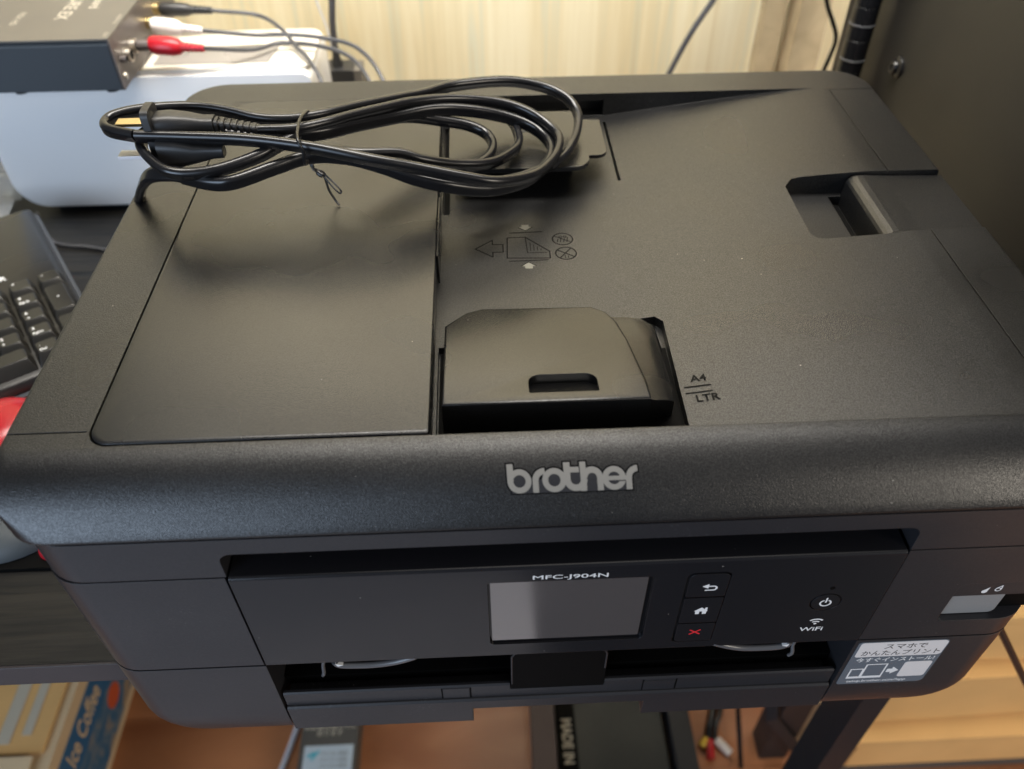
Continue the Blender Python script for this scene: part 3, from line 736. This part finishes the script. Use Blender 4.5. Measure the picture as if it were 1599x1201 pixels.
SC = [(174.0,202.7,207.0),(183.0,209.9,206.0),(189.0,220.9,205.0),(191.1,233.5,205.0),(187.1,242.3,207.0),(177.6,245.9,210.0),(163.7,244.0,214.0),(146.8,239.3,219.0),(131.0,227.1,224.0),(113.6,210.5,230.0),(99.3,199.2,232.0),(88.5,188.1,232.0),(79.7,179.3,231.0),(63.3,171.1,229.0),(48.9,168.9,228.0),(37.6,170.1,229.0),(28.5,177.7,231.0),(22.8,185.4,233.0),(21.5,192.4,235.0),(24.5,194.8,237.0)]
SD = [(41.6,175.0,223.0),(56.7,168.4,223.0),(68.5,167.8,224.0),(85.3,175.8,226.0),(102.0,184.1,227.0),(119.9,183.8,226.0),(137.3,180.7,222.0),(152.4,179.4,216.0),(167.8,180.4,211.0),(187.0,187.7,204.0),(205,198,201.5),(216,211,200.5),(222,224,200.6),(223,237,202.5),(215,248,206),(200,252,211),(180,249,217),(160,243,221),(140,230.5,223.5),(122,214,228),(108,201,231),(92,194.5,232.5),(76,192.5,233),(62,192.5,235)]
SE = [(108,186,229),(125,186,227),(143.2,190.6,224.0),(155.3,192.6,219.0),(170.9,199.8,212.0),(187.4,208.5,207.0),(197.6,220.9,204.0),(204.9,234.3,203.0),(205.5,247.1,204.0),(201.3,258.3,207.0),(190.5,261.7,211.0),(174.4,257.8,216.0),(150,245,221),(128,226,226)]
SG = [(46,176,222),(36,177,224),(20,186,217),(2.1,206.9,191.0),(-14,232,158.0),(-30,262,118),(-46,292,70),(-62,315,47)]
UPW = (0.0, -0.55, 0.85)
for P, up_ in ((SB[:1] + SB[1:], UPW), (list(reversed(SA)), UPW), (SC, UPW), (SD, (0, -0.2, 1)), (SE, UPW), (SG, (0.6, 0.2, 0.7))):
    MB().loft(sweep(P, twin(), up_, 7)).link('cord_loop', M['cord'], cdl, 60)
# plug: face plate, tapering body, ribbed relief, two prongs
plg = MB()
plg.loft([[(x, y, z) for y, z in [(c[0] + a, c[1] + b) for a, b in rr(-7, 7, -15, 15, 3, 4)]] for x, c in ((27.6, (189.5, 237)), (31.2, (189.5, 237)))])
plgo = plg.link('plug', M['rubber'], cdl, 40)
def pbody(pts):
    return [[(x, cy + a, cz + b) for a, b in rr(-hw, hw, -hh, hh, min(hw, hh) * 0.6, 4)] for x, cy, cz, hw, hh in pts]
MB().loft(pbody([(31.2, 191, 240, 6.2, 7.5), (38, 191.5, 240.5, 6.2, 7.2), (45, 193, 240.5, 5.4, 5.6), (52, 194.4, 240, 4.2, 3.8), (57, 195, 239.5, 4.4, 3.9)])).link('plug_body', M['rubber'], plgo, 50)
MB().loft(pbody([(31.2, 186, 231, 6.2, 7.5), (40, 185.5, 231, 6, 6.8), (48, 184.5, 231, 4.8, 4.6), (57, 183.6, 231.6, 3.2, 3), (62, 183, 232, 3.0, 2.8)])).link('plug_lobe', M['rubber'], plgo, 50)
rel = []
for i in range(7):
    x = 57.2 + i * 3.0
    for dx, h in ((0, 3.6 - i * 0.1), (1.7, 3.6 - i * 0.1), (1.75, 2.5), (2.95, 2.5)):
        rel.append((x + dx, 195 - i * 0.25, 239.3 - i * 0.35, h, h * 0.9))
MB().loft(pbody(rel)).link('strain_relief', M['rubber'], plgo)
for y, z, x0 in ((186.0, 229.6, 11.0), (195.0, 241.6, 11.0)):
    MB().box(x0, 27.8, y - 3.1, y + 3.1, z - 0.75, z + 0.75).link('prong', M['steel'] if z < 235 else M['brass'], plgo)  # upper prong brass-coloured, its tan reflection put into the metal colour
# twist tie
tie = thing('twist_tie', 'thin black twist tie round the middle of the coiled cord', 'twist tie', (104, 190, 196))
tube('tie_loop', [(100.7,183.6,226.0),(101.6,171.8,230),(102.4,169.5,238.0),(100.4,172.0,243.0),(99.2,186.7,243.8),(99.6,198.2,242.4),(99.7,208.7,238.0),(98.8,206.4,228.0),(100.3,192.8,221.5),(100.9,190.3,216.0)], 0.75, M['cord'], tie, 8)
tube('tie_end', [(98,193,222),(101.2,190.7,216.0),(104.6,190.8,213.5),(105.4,192.1,210.0),(106.4,191.7,204.0),(108.6,191.3,198.6),(110.7,189.4,196.4)], 0.6, M['cord'], tie, 8)
tube('tie_end', [(101.0,190.8,217.0),(104.9,191.8,214.5),(106.4,191.2,212.5),(109.4,189.7,210.0),(113.2,185.6,208.0),(113.8,184.2,207.0),(112.3,184.9,206.6),(108.5,188.6,208.8),(105.1,191.2,212.2)], 0.5, M['cord'], tie, 8)
MB().loft(sweep([(102.6, 191.2, 214.5), (103.6, 190.6, 213.8), (104.8, 190.4, 213.4)], circ(1.4, 8), (0, 0, 1), 4)).link('tie_knot', M['cord'], tie, 60)

# ------------------------------------------------------------------ RACK under the printer, pole, side panel
rk = thing('printer_rack', 'black metal rack carrying the printer, one leg showing at lower right', 'rack', (300, 200, FL))
MB().box(30, 455, 92, 360, -18, -0.1).link('shelf', M['rack'], rk)
MB().prism([(435, 60), (454, 60), (454, 92), (435, 92)], 'z', FL, -18.1).link('leg', M['rack'], rk)
MB().box(432, 454, 62, 100, -18.05, -2).link('bracket', M['rack'], rk)
MB().box(60, 80, 338, 358, FL, -18.1).link('leg', M['rack'], rk)
MB().box(434, 454, 338, 358, FL, -18.1).link('leg', M['rack'], rk)

po = thing('rack_pole', 'glossy black round pole with grooved rings in the wall corner', 'pole', (490, 470, FL))
z = FL; 
pv = []
while z < 480:
    pv += [(10.0, z), (10.0, z + 25.4 - 1.8), (9.3, z + 25.4 - 1.3), (9.3, z + 25.4 - 0.5)]
    z += 25.4
MB().loft([[(489.5 + r * math.cos(2 * math.pi * i / 20), 470 + r * math.sin(2 * math.pi * i / 20), zz + 3) for i in range(20)] for r, zz in pv]).link('tube', M['pole'], po, 40)
for zz in (175.4, 147.8, 203):
    MB().loft([[(489.5 + r * math.cos(2 * math.pi * i / 20), 470 + r * math.sin(2 * math.pi * i / 20), zz + q) for i in range(20)] for r, q in ((10.15, -0.7), (10.5, 0), (10.15, 0.7))]).link('groove_ring', M['stopper'], po, 40)

sp = thing('side_panel', 'large dark grey flat panel standing right of the printer', 'panel', (516, 300, 20))
MB().prism(rr(100, 540, 20, 620, 8, 4), 'x', 506, 526).link('board', M['side_panel'], sp)
bo = MB()
cyl = lambda r, x: [(x, 424 + r * math.cos(2 * math.pi * i / 20), 159 + r * math.sin(2 * math.pi * i / 20)) for i in range(20)]
bo.loft([cyl(8.5, 506), cyl(8.2, 504.2), cyl(6.4, 503.4), cyl(5.0, 503.4), cyl(4.8, 501.2), cyl(4.0, 500.4), cyl(2.2, 500.4), cyl(1.8, 502.2)])
bo.link('bolt', M['pole'], sp, 40)

# ------------------------------------------------------------------ DESK left with keyboard, mouse, white machine
dk = thing('desk', 'black woodgrain desk to the left of the printer', 'desk', (-400, 300, FL))
MB().box(-900, -1.0, 23.2, 612, 24.5, 42).link('top', M['desk'], dk)
MB().box(-900, -1.0, 21.6, 23.19, 24.6, 41.7).link('edge_band', M['desk_edge'], dk)
MB().box(-30, -2, 380, 600, FL, 24.4).link('leg', M['rack'], dk)
MB().box(-898, -870, 60, 600, FL, 24.4).link('leg', M['rack'], dk)

# keyboard, turned about 33 degrees
kb = thing('keyboard', 'black keyboard turned askew on the desk, number pad showing', 'keyboard', (-140, 290, 42))
RX = Vector((.839, .545, 0)); DY = Vector((-.545, .839, 0))
K0 = Vector((-137.3, 285.9, 0))
def KP(u, v, z): q = K0 + RX * u + DY * v; return (q.x, q.y, z)
def kpoly(pts, z0, z1, name, m, par, sm=None):
    return MB().loft([[KP(x, y, z0) for x, y in pts], [KP(x, y, z1) for x, y in pts]]).link(name, m, par, sm)
body_pts = rr(-330, 33, -96, 122, 7, 5)
kpoly(body_pts, 44.0, 63.5, 'housing', M['kb_edge'], kb)
MB().loft([[KP(x, y, 63.6) for x, y in rr(-328, 30.5, -92, 120, 6, 5)], [KP(x, y, 70.0) for x, y in rr(-327, 29.5, -90.5, 119, 6, 5)], [KP(x, y, 71.2) for x, y in rr(-325, 27.5, -89, 117, 6, 5)]]).link('top_cover', M['kb'], kb, 40)
def keycap(u, v, w, d, name='key'):
    b = [KP(x, y, 71.3) for x, y in rr(u - w / 2, u + w / 2, v - d / 2, v + d / 2, 1.2, 2)]
    t = [KP(x, y, 79.0) for x, y in rr(u - w / 2 + 2.6, u + w / 2 - 2.6, v - d / 2 + 4.0, v + d / 2 - 1.6, 1.5, 2)]
    t2 = [KP(x, y, 79.6) for x, y in rr(u - w / 2 + 3.3, u + w / 2 - 3.3, v - d / 2 + 4.7, v + d / 2 - 2.2, 1.5, 2)]
    return MB().loft([b, t, t2]).link(name, M['key'], kb, 25)
def legend(k, body, u, v, size=4.0):
    text('legend', body, size, KP(u, v, 79.75), RX, DY, M['white_print'], k, bold=0.08)
g = 19.05
spec = [(0, 0, 18, 18, '*'), (0, -g, 18, 18, '9'), (0, -2 * g, 18, 18, '6'), (0, -3 * g, 18, 18, '3'), (0, -4 * g, 18, 18, '.'),
        (g, 0, 18, 18, '-'), (g, -1.5 * g, 18, 37, '+'), (g, -3.5 * g, 18, 37, ''),
        (-g, 0, 18, 18, '/'), (-g, -g, 18, 18, '8'), (-g, -2 * g, 18, 18, '5'), (-g, -3 * g, 18, 18, '2'), (-1.5 * g, -4 * g, 37, 18, '0'),
        (-2 * g, 0, 18, 18, ''), (-2 * g, -g, 18, 18, '7'), (-2 * g, -2 * g, 18, 18, '4'), (-2 * g, -3 * g, 18, 18, '1')]
sub = {'9': 'PgUp', '3': 'PgDn', '6': '→', '.': 'Del', '8': '↑', '2': '↓', '0': 'Ins'}
for u, v, w, d, s in spec:
    k = keycap(u, v, w, d)
    if s:
        legend(k, s, u - 4.5 if s != '+' else u - 1.5, v + 2.4 if s != '+' else v)
        if s in sub: legend(k, sub[s], u - 4.8, v - 2.8, 3.0)
legend(kb, 'Enter', g - 5.5, -3.5 * g - 6, 3.4)
text('lettering', 'AR', 7.5, KP(-16, 27, 71.5), RX, DY, M['white_print'], kb, bold=0.2)

ms = thing('mouse', 'red and pale grey computer mouse half hidden behind the printer', 'mouse', (-95, 130, 42))
def blob(cx, cy, z0, rx, ry, rz, a, m, name, par, y0=-1, y1=1, nz=8):
    rings = []
    for k in range(nz + 1):
        t = R(90 * k / nz); s = max(0.02, math.cos(t)) ** 0.7
        rings.append([(cx + (math.cos(a) * p - math.sin(a) * q), cy + (math.sin(a) * p + math.cos(a) * q), z0 + rz * math.sin(t)) for p, q in [(rx * s * math.cos(2 * math.pi * i / 28), max(y0 * ry, min(y1 * ry, ry * s * math.sin(2 * math.pi * i / 28)))) for i in range(28)]])
    return MB().loft(rings).link(name, m, par, 40)
blob(-104, 158, 45.2, 34, 34, 36, 0.0, M['red_plastic'], 'rear_shell', ms)
blob(-92, 104, 45.2, 36, 24, 13, 0.15, M['mouse_grey'], 'front_shell', ms, nz=5)
blob(-57.5, 90, 45.2, 9, 8, 6, 0, M['red_plastic'], 'side_button', ms, nz=5)
mp_ = MB().prism(rr(-330, -50, 78, 200, 6, 5), 'z', 42.05, 44.6).link('mouse_pad', M['dark'])
tag(mp_, 'thin black mouse pad on the desk under the red mouse', 'mouse pad')

# white machine behind
wm = thing('white_machine', 'white glossy machine with rounded corners behind the printer on the desk', 'machine', (-80, 480, 42))
MB().prism(rr(-206, 56, 48, 158, (24, 8, 8, 10), 10), 'y', 440, 524).link('body', M['white_gloss'], wm, 40)
MB().prism(rr(-190, 56, 446, 522, 12, 6), 'z', 158.05, 160.5).link('lid', M['cream_plastic'], wm)
MB().prism([(-66, 455), (22, 456), (26, 490), (-66, 489)], 'z', 160.6, 161.2).link('lid_window', M['smoke_plastic'], wm)
MB().box(-180, 40, 446, 520, 42.2, 47.9).link('base', M['rack'], wm)

# capture box on it with three audio plugs
cb = thing('capture_box', 'small dark metal box with printed lid and sockets standing on the white machine', 'box', (-130, 450, 160))
CBX0, CBX1, CBY0, CBY1 = -200, -72.5, 406, 560
MB().prism([(406, 163.4), (406, 195.5), (408, 198.6), (560, 198.6), (560, 163.4)], 'x', CBX0, CBX1 - 1.5).link('case', M['device_front'], cb)
MB().box(CBX0 + 1, CBX1 - 0.4, 406.6, 560.5, 198.62, 200.0).link('top_plate', M['device_top'], cb)
MB().box(CBX1 - 1.48, CBX1, 406.8, 560, 163.0, 198.6).link('end_plate', M['device_side'], cb)
for fy, fx in ((414, -84), (414, -150)):
    MB().loft([[(fx + r * math.cos(2 * math.pi * i / 14), fy + r * math.sin(2 * math.pi * i / 14), zz) for i in range(14)] for r, zz in ((5, 160.55), (5.4, 163.35))]).link('foot', M['rubber'], cb, 40)
def xcyl(mb, x0, x1, y, z, r0, r1=None, n=16):
    r1 = r0 if r1 is None else r1
    return mb.loft([[(x, y + r * math.cos(2 * math.pi * i / n), z + r * math.sin(2 * math.pi * i / n)) for i in range(n)] for x, r in ((x0, r0), (x1, r1))])
def socket(y, z, r, m1, m2):
    s_ = xcyl(MB(), CBX1, CBX1 + 4.5, y, z, r).link('socket', m1, cb, 40)
    xcyl(MB(), CBX1 + 4.5, CBX1 + 4.7, y, z, r * 0.65).link('socket_hole', m2, s_, 40)
xcyl(MB(), CBX1, CBX1 + 1.4, 415, 170.0, 3.0, 2.2).link('screw', M['nickel'], cb, 40)
socket(416.5, 182, 2.6, M['device_side'], M['dark']); socket(427, 180.5, 5.2, M['nickel'], M['dark']); socket(441, 181.5, 5.2, M['nickel'], M['dark'])
socket(484, 182, 4.4, M['brass'], M['dark']); socket(508, 184, 4.8, M['brass'], M['dark'])
text('lettering', 'CAPTURE EX', 13.5, (-123, 519, 200.1), (0, -1, 0), (1, 0, 0), M['faded_print'], cb, sx=0.95, bold=0.15)
text('lettering', 'Board', 11, (-105, 491, 200.1), (0, -1, 0), (1, 0, 0), M['faded_print'], cb, sx=0.95, bold=0.12)
text('lettering', 'RISK HD', 6.5, (-152, 460, 200.1), (0, -1, 0), (1, 0, 0), M['faded_print'], cb, sx=1.0)
text('lettering', 'OUT', 4, (-78, 419, 200.1), (0, -1, 0), (1, 0, 0), M['faded_print'], cb)
text('lettering', 'AUDIO IN', 4, (-78, 452, 200.1), (0, -1, 0), (1, 0, 0), M['faded_print'], cb)

def plug_cable(name, label, y0, z0, yend, colm, path, r=5.6, dx=0):
    t = thing(name, label, 'audio plug', (-50, y0, z0), 'audio plugs in the capture box')
    x0 = CBX1 + 4.9 + dx
    if dx: xcyl(MB(), CBX1 + 0.2, x0 - 0.05, y0, z0, 4.2).link('collar', M['device_side'], t, 40)
    d = yend - y0
    seq = [(0, r * .85), (3, r), (16, r), (21, r * 0.86), (23, r * .66)]
    MB().loft([[(x0 + q, y0 + d * q / 48 + rad * math.cos(2 * math.pi * i / 16), z0 - 3 * q / 48 + rad * math.sin(2 * math.pi * i / 16)) for i in range(16)] for q, rad in seq]).link('grip', colm, t, 40)
    rel = []
    for i in range(5):
        for q, rad in ((0, 3.5 - i * .15), (1.9, 3.5 - i * .15), (2.0, 2.6), (3.2, 2.6)): rel.append((23.02 + i * 3.3 + q, rad))
    MB().loft([[(x0 + q, y0 + d * q / 48 + rad * math.cos(2 * math.pi * i / 14), z0 - 3 * q / 48 + rad * math.sin(2 * math.pi * i / 14)) for i in range(14)] for q, rad in rel]).link('relief', colm, t, 40)
    tube('cable', [(x0 + 38, y0 + d * 38 / 48, z0 - 2.4)] + path, 1.7, M['grey_vinyl'], t, 8, 8)
plug_cable('red_audio_plug', 'red audio plug and its cable in the capture box, nearest the camera', 463 - 20, 181, 440, M['red_plastic'], [(10, 462, 168), (29, 478, 166.5), (60, 472, 166), (87, 454, 163), (104, 425, 152), (118, 396, 120), (126, 380, 60)], 6.8, 9)
plug_cable('white_audio_plug', 'white audio plug with ribbed end, behind the red one', 482, 181, 474, M['white_plug'], [(8, 486, 170), (30, 486, 170), (62, 480, 169), (92, 464, 166), (112, 436, 150), (124, 404, 110), (130, 380, 60)], 6.2)
plug_cable('black_audio_plug', 'black audio plug with its cable, farthest of the three in the capture box', 510, 183, 512, M['rubber'], [(5, 520, 173), (28, 494, 171.5), (42, 472, 166), (56, 448, 163.5), (68, 424, 150), (74, 400, 120), (76, 380, 60)], 5.2)

# adapter and cables against the wall
ad = MB().prism(rr(44, 72, 70, 113, 1.5, 3), 'y', 548, 572).link('power_adapter', M['rubber']); 
adt = thing('adapter', 'black power adapter with a thick cable standing before the cream wall', 'adapter', (58, 560, 42))
ad.parent = adt; ad.matrix_parent_inverse = adt.matrix_basis.inverted(); ad.name = 'block'
MB().box(72.1, 79.5, 549, 571, 42.3, 112.6).link('side_plate', M['device_top'], adt)
MB().box(46, 72, 550, 570, 42.3, 69.9).link('stand', M['rubber'], adt)
MB().loft([[(57 + r * math.cos(2 * math.pi * i / 12), 560 + r * math.sin(2 * math.pi * i / 12), zz) for i in range(12)] for r, zz in ((5, 113.1), (5, 116), (3.4, 121), (3.0, 130))]).link('relief', M['rubber'], adt, 50)
tube('cable', [(57, 560, 129), (58, 560, 150), (61, 560, 172), (64, 562, 200), (66, 568, 280), (66, 580, 420)], 3.0, M['grey_vinyl'], adt)
tag(tube('thin_cable', [(48, 606, 60), (47, 606, 100), (44, 606, 130), (37, 606, 165), (30, 606, 240), (20, 606, 420)], 0.9, M['white_vinyl']), 'thin white cable hanging on the wall left of the adapter', 'cable')
tag(tube('hanging_cable', [(354, 575, 60), (370, 580, 98), (384, 583, 128), (401, 586, 156), (430, 590, 205), (470, 590, 290)], 2.7, M['grey_vinyl']), 'black cable slanting up the cream wall behind the printer', 'cable')
tag(tube('corner_cable', [(500, 560, 60), (510, 560, 110), (511, 560, 128), (503, 560, 144), (494, 560, 160), (484, 560, 190), (478, 562, 260)], 2.0, M['cord']), 'thin black cable curving beside the pole in the corner', 'cable')
tag(tube('desk_cable', [(-196, 438, 44), (-186, 420, 44.2), (-176.4, 405, 44), (-164, 391, 44), (-150, 386, 44), (-138, 384.5, 44), (-120.6, 379.4, 44), (-90, 372, 44), (-50, 362, 44)], 1.4, M['grey_vinyl']), 'thin grey cable lying across the desk by the keyboard', 'cable')
# crumpled clear film at the left edge
fm_v = []; fm_f = []
nx_, ny_ = 16, 14
for j in range(ny_):
    for i in range(nx_):
        x = -330 + i * 8.2; y = 400 + j * 9
        fm_v.append((x + 3 * noise.noise((i * .7, j * .6, 3)), y, 50 + 26 * math.exp(-((i - 8) / 6) ** 2) * (0.6 + 0.8 * noise.noise((i * .5, j * .5, 1))) + 9 * abs(noise.noise((i * .9, j * .8, 7)))))
for j in range(ny_ - 1):
    for i in range(nx_ - 1):
        a = j * nx_ + i; fm_f.append((a, a + 1, a + nx_ + 1, a + nx_))
fmo = link('plastic_bag', fm_v, fm_f, M['film'], None)
sol = fmo.modifiers.new('thick', 'SOLIDIFY'); sol.thickness = 0.0004
tag(fmo, 'crumpled clear plastic bag left of the white machine', 'bag')

# ------------------------------------------------------------------ things on the floor under the printer
ct = thing('coffee_carton', 'cardboard carton with blue Ice Coffee print on its side, under the desk', 'carton', (-430, 230, FL))
MB().box(-600, -290, 60, 345, FL + 0.2, -458).link('box_body', M['card_pale'], ct)
MB().prism([(60, -526.1), (345, -526.1), (345, -588), (60, -588)], 'x', -289.98, -289.6).link('blue_print', M['blue_worn'], ct)
MB().prism([(60, -476), (345, -480), (345, -526), (60, -526)], 'x', -289.98, -289.7).link('blue_band', M['blue_print'], ct)
text('lettering', 'Ice Coffee', 44, (-289.4, 190, -513), (0, 1, 0), (0, 0, 1), M['card_pale'], ct, sx=0.50, sy=0.86, bold=0.9)
MB().prism([(292 + 16 * math.cos(R(a)), -548 + 15 * math.sin(R(a))) for a in range(0, 360, 15)], 'x', -289.6, -289.3).link('round_mark', M['coffee_orange'], ct)
MB().prism([(187, -457.5), (345, -455), (345, -453), (186, -453.5)], 'x', -590, -300).link('flap', M['card'], ct)
MB().prism([(60, -457.8), (180, -452.5), (181, -449.5), (60, -454.8)], 'x', -592, -306).link('flap', M['card_pale'], ct)
MB().box(-352, -338, 196, 344, -452.9, -452.5).link('tape_strip', M['tape'], ct)
MB().box(-328, -318, 205, 344, -452.9, -452.5).link('tape_strip', M['tape'], ct)

tag(tube('white_cable', [(-64, 330, FL + 3), (-66, 285, FL + 3), (-72, 255, FL + 3), (-82, 212, FL + 3), (-100, 150, FL + 3), (-110, 80, FL + 3)], 3.6, M['white_vinyl']), 'white cable on the wooden floor left of the grey product box', 'cable')
gb = thing('product_box', 'slim dark grey product box with white print and pale label on the floor', 'box', (-22, 230, FL))
MB().box(-56, 12, 60, 330, FL + 0.2, FL + 34).link('box_body', M['grey_box'], gb)
MB().box(-50.0, 8, 100, 226, FL + 34.05, FL + 34.5).link('label_patch', M['label_blue'], gb)
for i, (y, s) in enumerate([(282, 'サイズ'), (272, 'この商品は日本'), (263, '国内用です'), (250, '保証書は箱の中に'), (242, 'あります')]):
    text('lettering', s, 8.5 if i < 3 else 8, (-22, y - 4, FL + 34.2), (1, 0, 0), (0, 1, 0), M['faded_print'], gb, align='CENTER', bold=0.12)
sheet('label_mark', union(seg(-44, 214, -38, 217, 4), seg(-40, 210, -33, 219, 3)), -49, -30, 206, 222, 0.5, lambda x, y: (x, y, FL + 34.7), M['cyan'], gb)
for y in (216, 209, 202):
    text('lettering', 'パソコン対応', 5.5, (-14, y - 2, FL + 34.7), (1, 0, 0), (0, 1, 0), M['grey_box'], gb, align='CENTER')
bc = MB().prism([(218, 60), (246, 60), (250, 330), (222, 330)], 'z', FL + 0.2, FL + 60).link('brown_case', M['brown_case'])
tag(bc, 'narrow dark brown case on the floor left of the black box', 'case')
bb = thing('black_box', 'flat black box lettered MADE IN along its edge, on the floor', 'box', (315, 215, FL))
MB().box(251, 379, 70, 330, FL + 0.2, -560).link('box_body', M['olive_black'], bb)
MB().box(251.4, 274, 70.4, 329, -559.98, -559.5).link('side_band', M['dark'], bb)
text('lettering', 'MADE IN', 17, (257.5, 243, -559.3), (0, -1, 0), (1, 0, 0), M['faded_print'], bb, sx=0.80, bold=0.35)
dg_ = MB().prism(rr(386, 411, 60, 330, 3, 4), 'z', FL + 0.2, FL + 52).link('power_strip', M['rack'])
tag(dg_, 'long dark grey bar lying on the floor right of the black box', 'bar')
# loose AV cable with coloured plugs
av = thing('av_cable', 'black cable ending in red, white and yellow plugs on the floor', 'cable', (440, 215, FL))
tube('cable', [(462, 330, FL + 4), (456, 280, FL + 10), (450, 255, FL + 14), (442, 235, FL + 10), (440, 222, FL + 6)], 4.5, M['cord'], av)
tube('cable', [(470, 330, FL + 4), (462, 262, FL + 12), (452, 240, FL + 10), (447, 222, FL + 6)], 3.0, M['cord'], av)
for nm, m_, a, b, r in (('red_plug', M['red_plastic'], (440, 222), (437, 200), 5), ('white_plug', M['white_plug'], (449, 222), (462, 205), 5.5), ('yellow_plug', M['yellow'], (437, 224), (429, 216), 4.5)):
    MB().loft(sweep([(a[0], a[1], FL + 7), ((a[0] + b[0]) / 2, (a[1] + b[1]) / 2, FL + 7), (b[0], b[1], FL + 6)], circ(r, 12), (0, 0, 1), 4)).link(nm, m_, av, 60)
tag(MB().loft(sweep([(348, 60, -60), (352, 72, -150), (455, 232, -480), (472, 190, FL + 4)][1:], circ(3.0, 10), (0, 1, 0), 8)).link('black_cable', M['cord']), 'black cable hanging under the printer down to the floor', 'cable')
# black post and grey strut further back
bp_ = MB().box(497, 529, 200, 232, FL, -40).link('post', M['rack']); tag(bp_, 'thick black post behind the grey strut under the printer', 'post')
tag(MB().loft(sweep([(483, 214, -440), (486, 198, -481), (550, 190, FL + 12)], rr(-7, 7, -2, 2, 1, 2), (0, 1, 0.4), 3, False)).link('strut', M['rack']), 'flat grey strut slanting across the black post', 'strut')
sb = thing('small_box', 'small brown box with pale rim between the black post and the rack leg', 'box', (545, 230, FL))
MB().box(532, 566, 215, 300, FL + 0.2, -488).link('box_body', M['card_shade'], sb)
MB().box(566.1, 574, 215, 300, FL + 0.2, -484).link('rim', M['card'], sb)
# three cartons at the lower right
cart = [('lowest of the three brown mailer cartons stacked at lower right', 588, 900, 182, FL + 16, -511, 0.0, 'card'),
        ('middle one of the three brown mailer cartons stacked at lower right', 592, 905, 202, -510, -410, 0.02, 'card'),
        ('topmost of the three brown mailer cartons stacked at lower right', 600, 900, 226, -409.5, -318, -0.03, 'card')]
for i, (lb, x0, x1, y0, z0, z1, a, mk) in enumerate(cart):
    t = thing('carton', lb, 'carton', (x0, y0, z0), 'mailer cartons stacked at lower right')
    w = x1 - x0
    def blk(q, xa, xb, ya, yb, za, zb, nm, mt): return MB().box(xa, xb, ya, yb, za, zb).link(nm, mt, q)
    bx = blk(t, x0, x1, y0, y0 + 220, z0, z1 - 15, 'box_body', M[mk])
    ld = blk(t, x0 - 2, x1 + 2, y0 - 3, y0 + 222, z1 - 11.8, z1, 'lid', M[mk])
    fr = blk(t, x0 + 3, x1 - 3, y0 - 2.2, y0 - 0.1, z0 + 3, z1 - 14, 'front_flap', M[mk])
    t.rotation_euler = (0, 0, a)
pal = MB().box(588, 900, 180, 400, FL + 0.2, FL + 15.5).link('low_platform', M['grey_box']); tag(pal, 'low dark platform on the floor under the brown cartons', 'platform')
pp = MB().prism([(700, 300), (1000, 300), (1000, 520), (700, 520)], 'z', -317.5, -300).link('white_package', M['white_gloss']); tag(pp, 'white package lying on top of the brown cartons', 'package')
tl = MB().loft(sweep([(481, 60, -17), (502.3, 60, -49.5), (538.5, 60, -105), (575, 60, -160)], circ(2.4, 12), (0, 1, 0), 2, False)).link('stay_bar', M['pole'], None, 60)
tag(tl, 'thin glossy black bar slanting past the brown cartons at the right edge', 'bar')
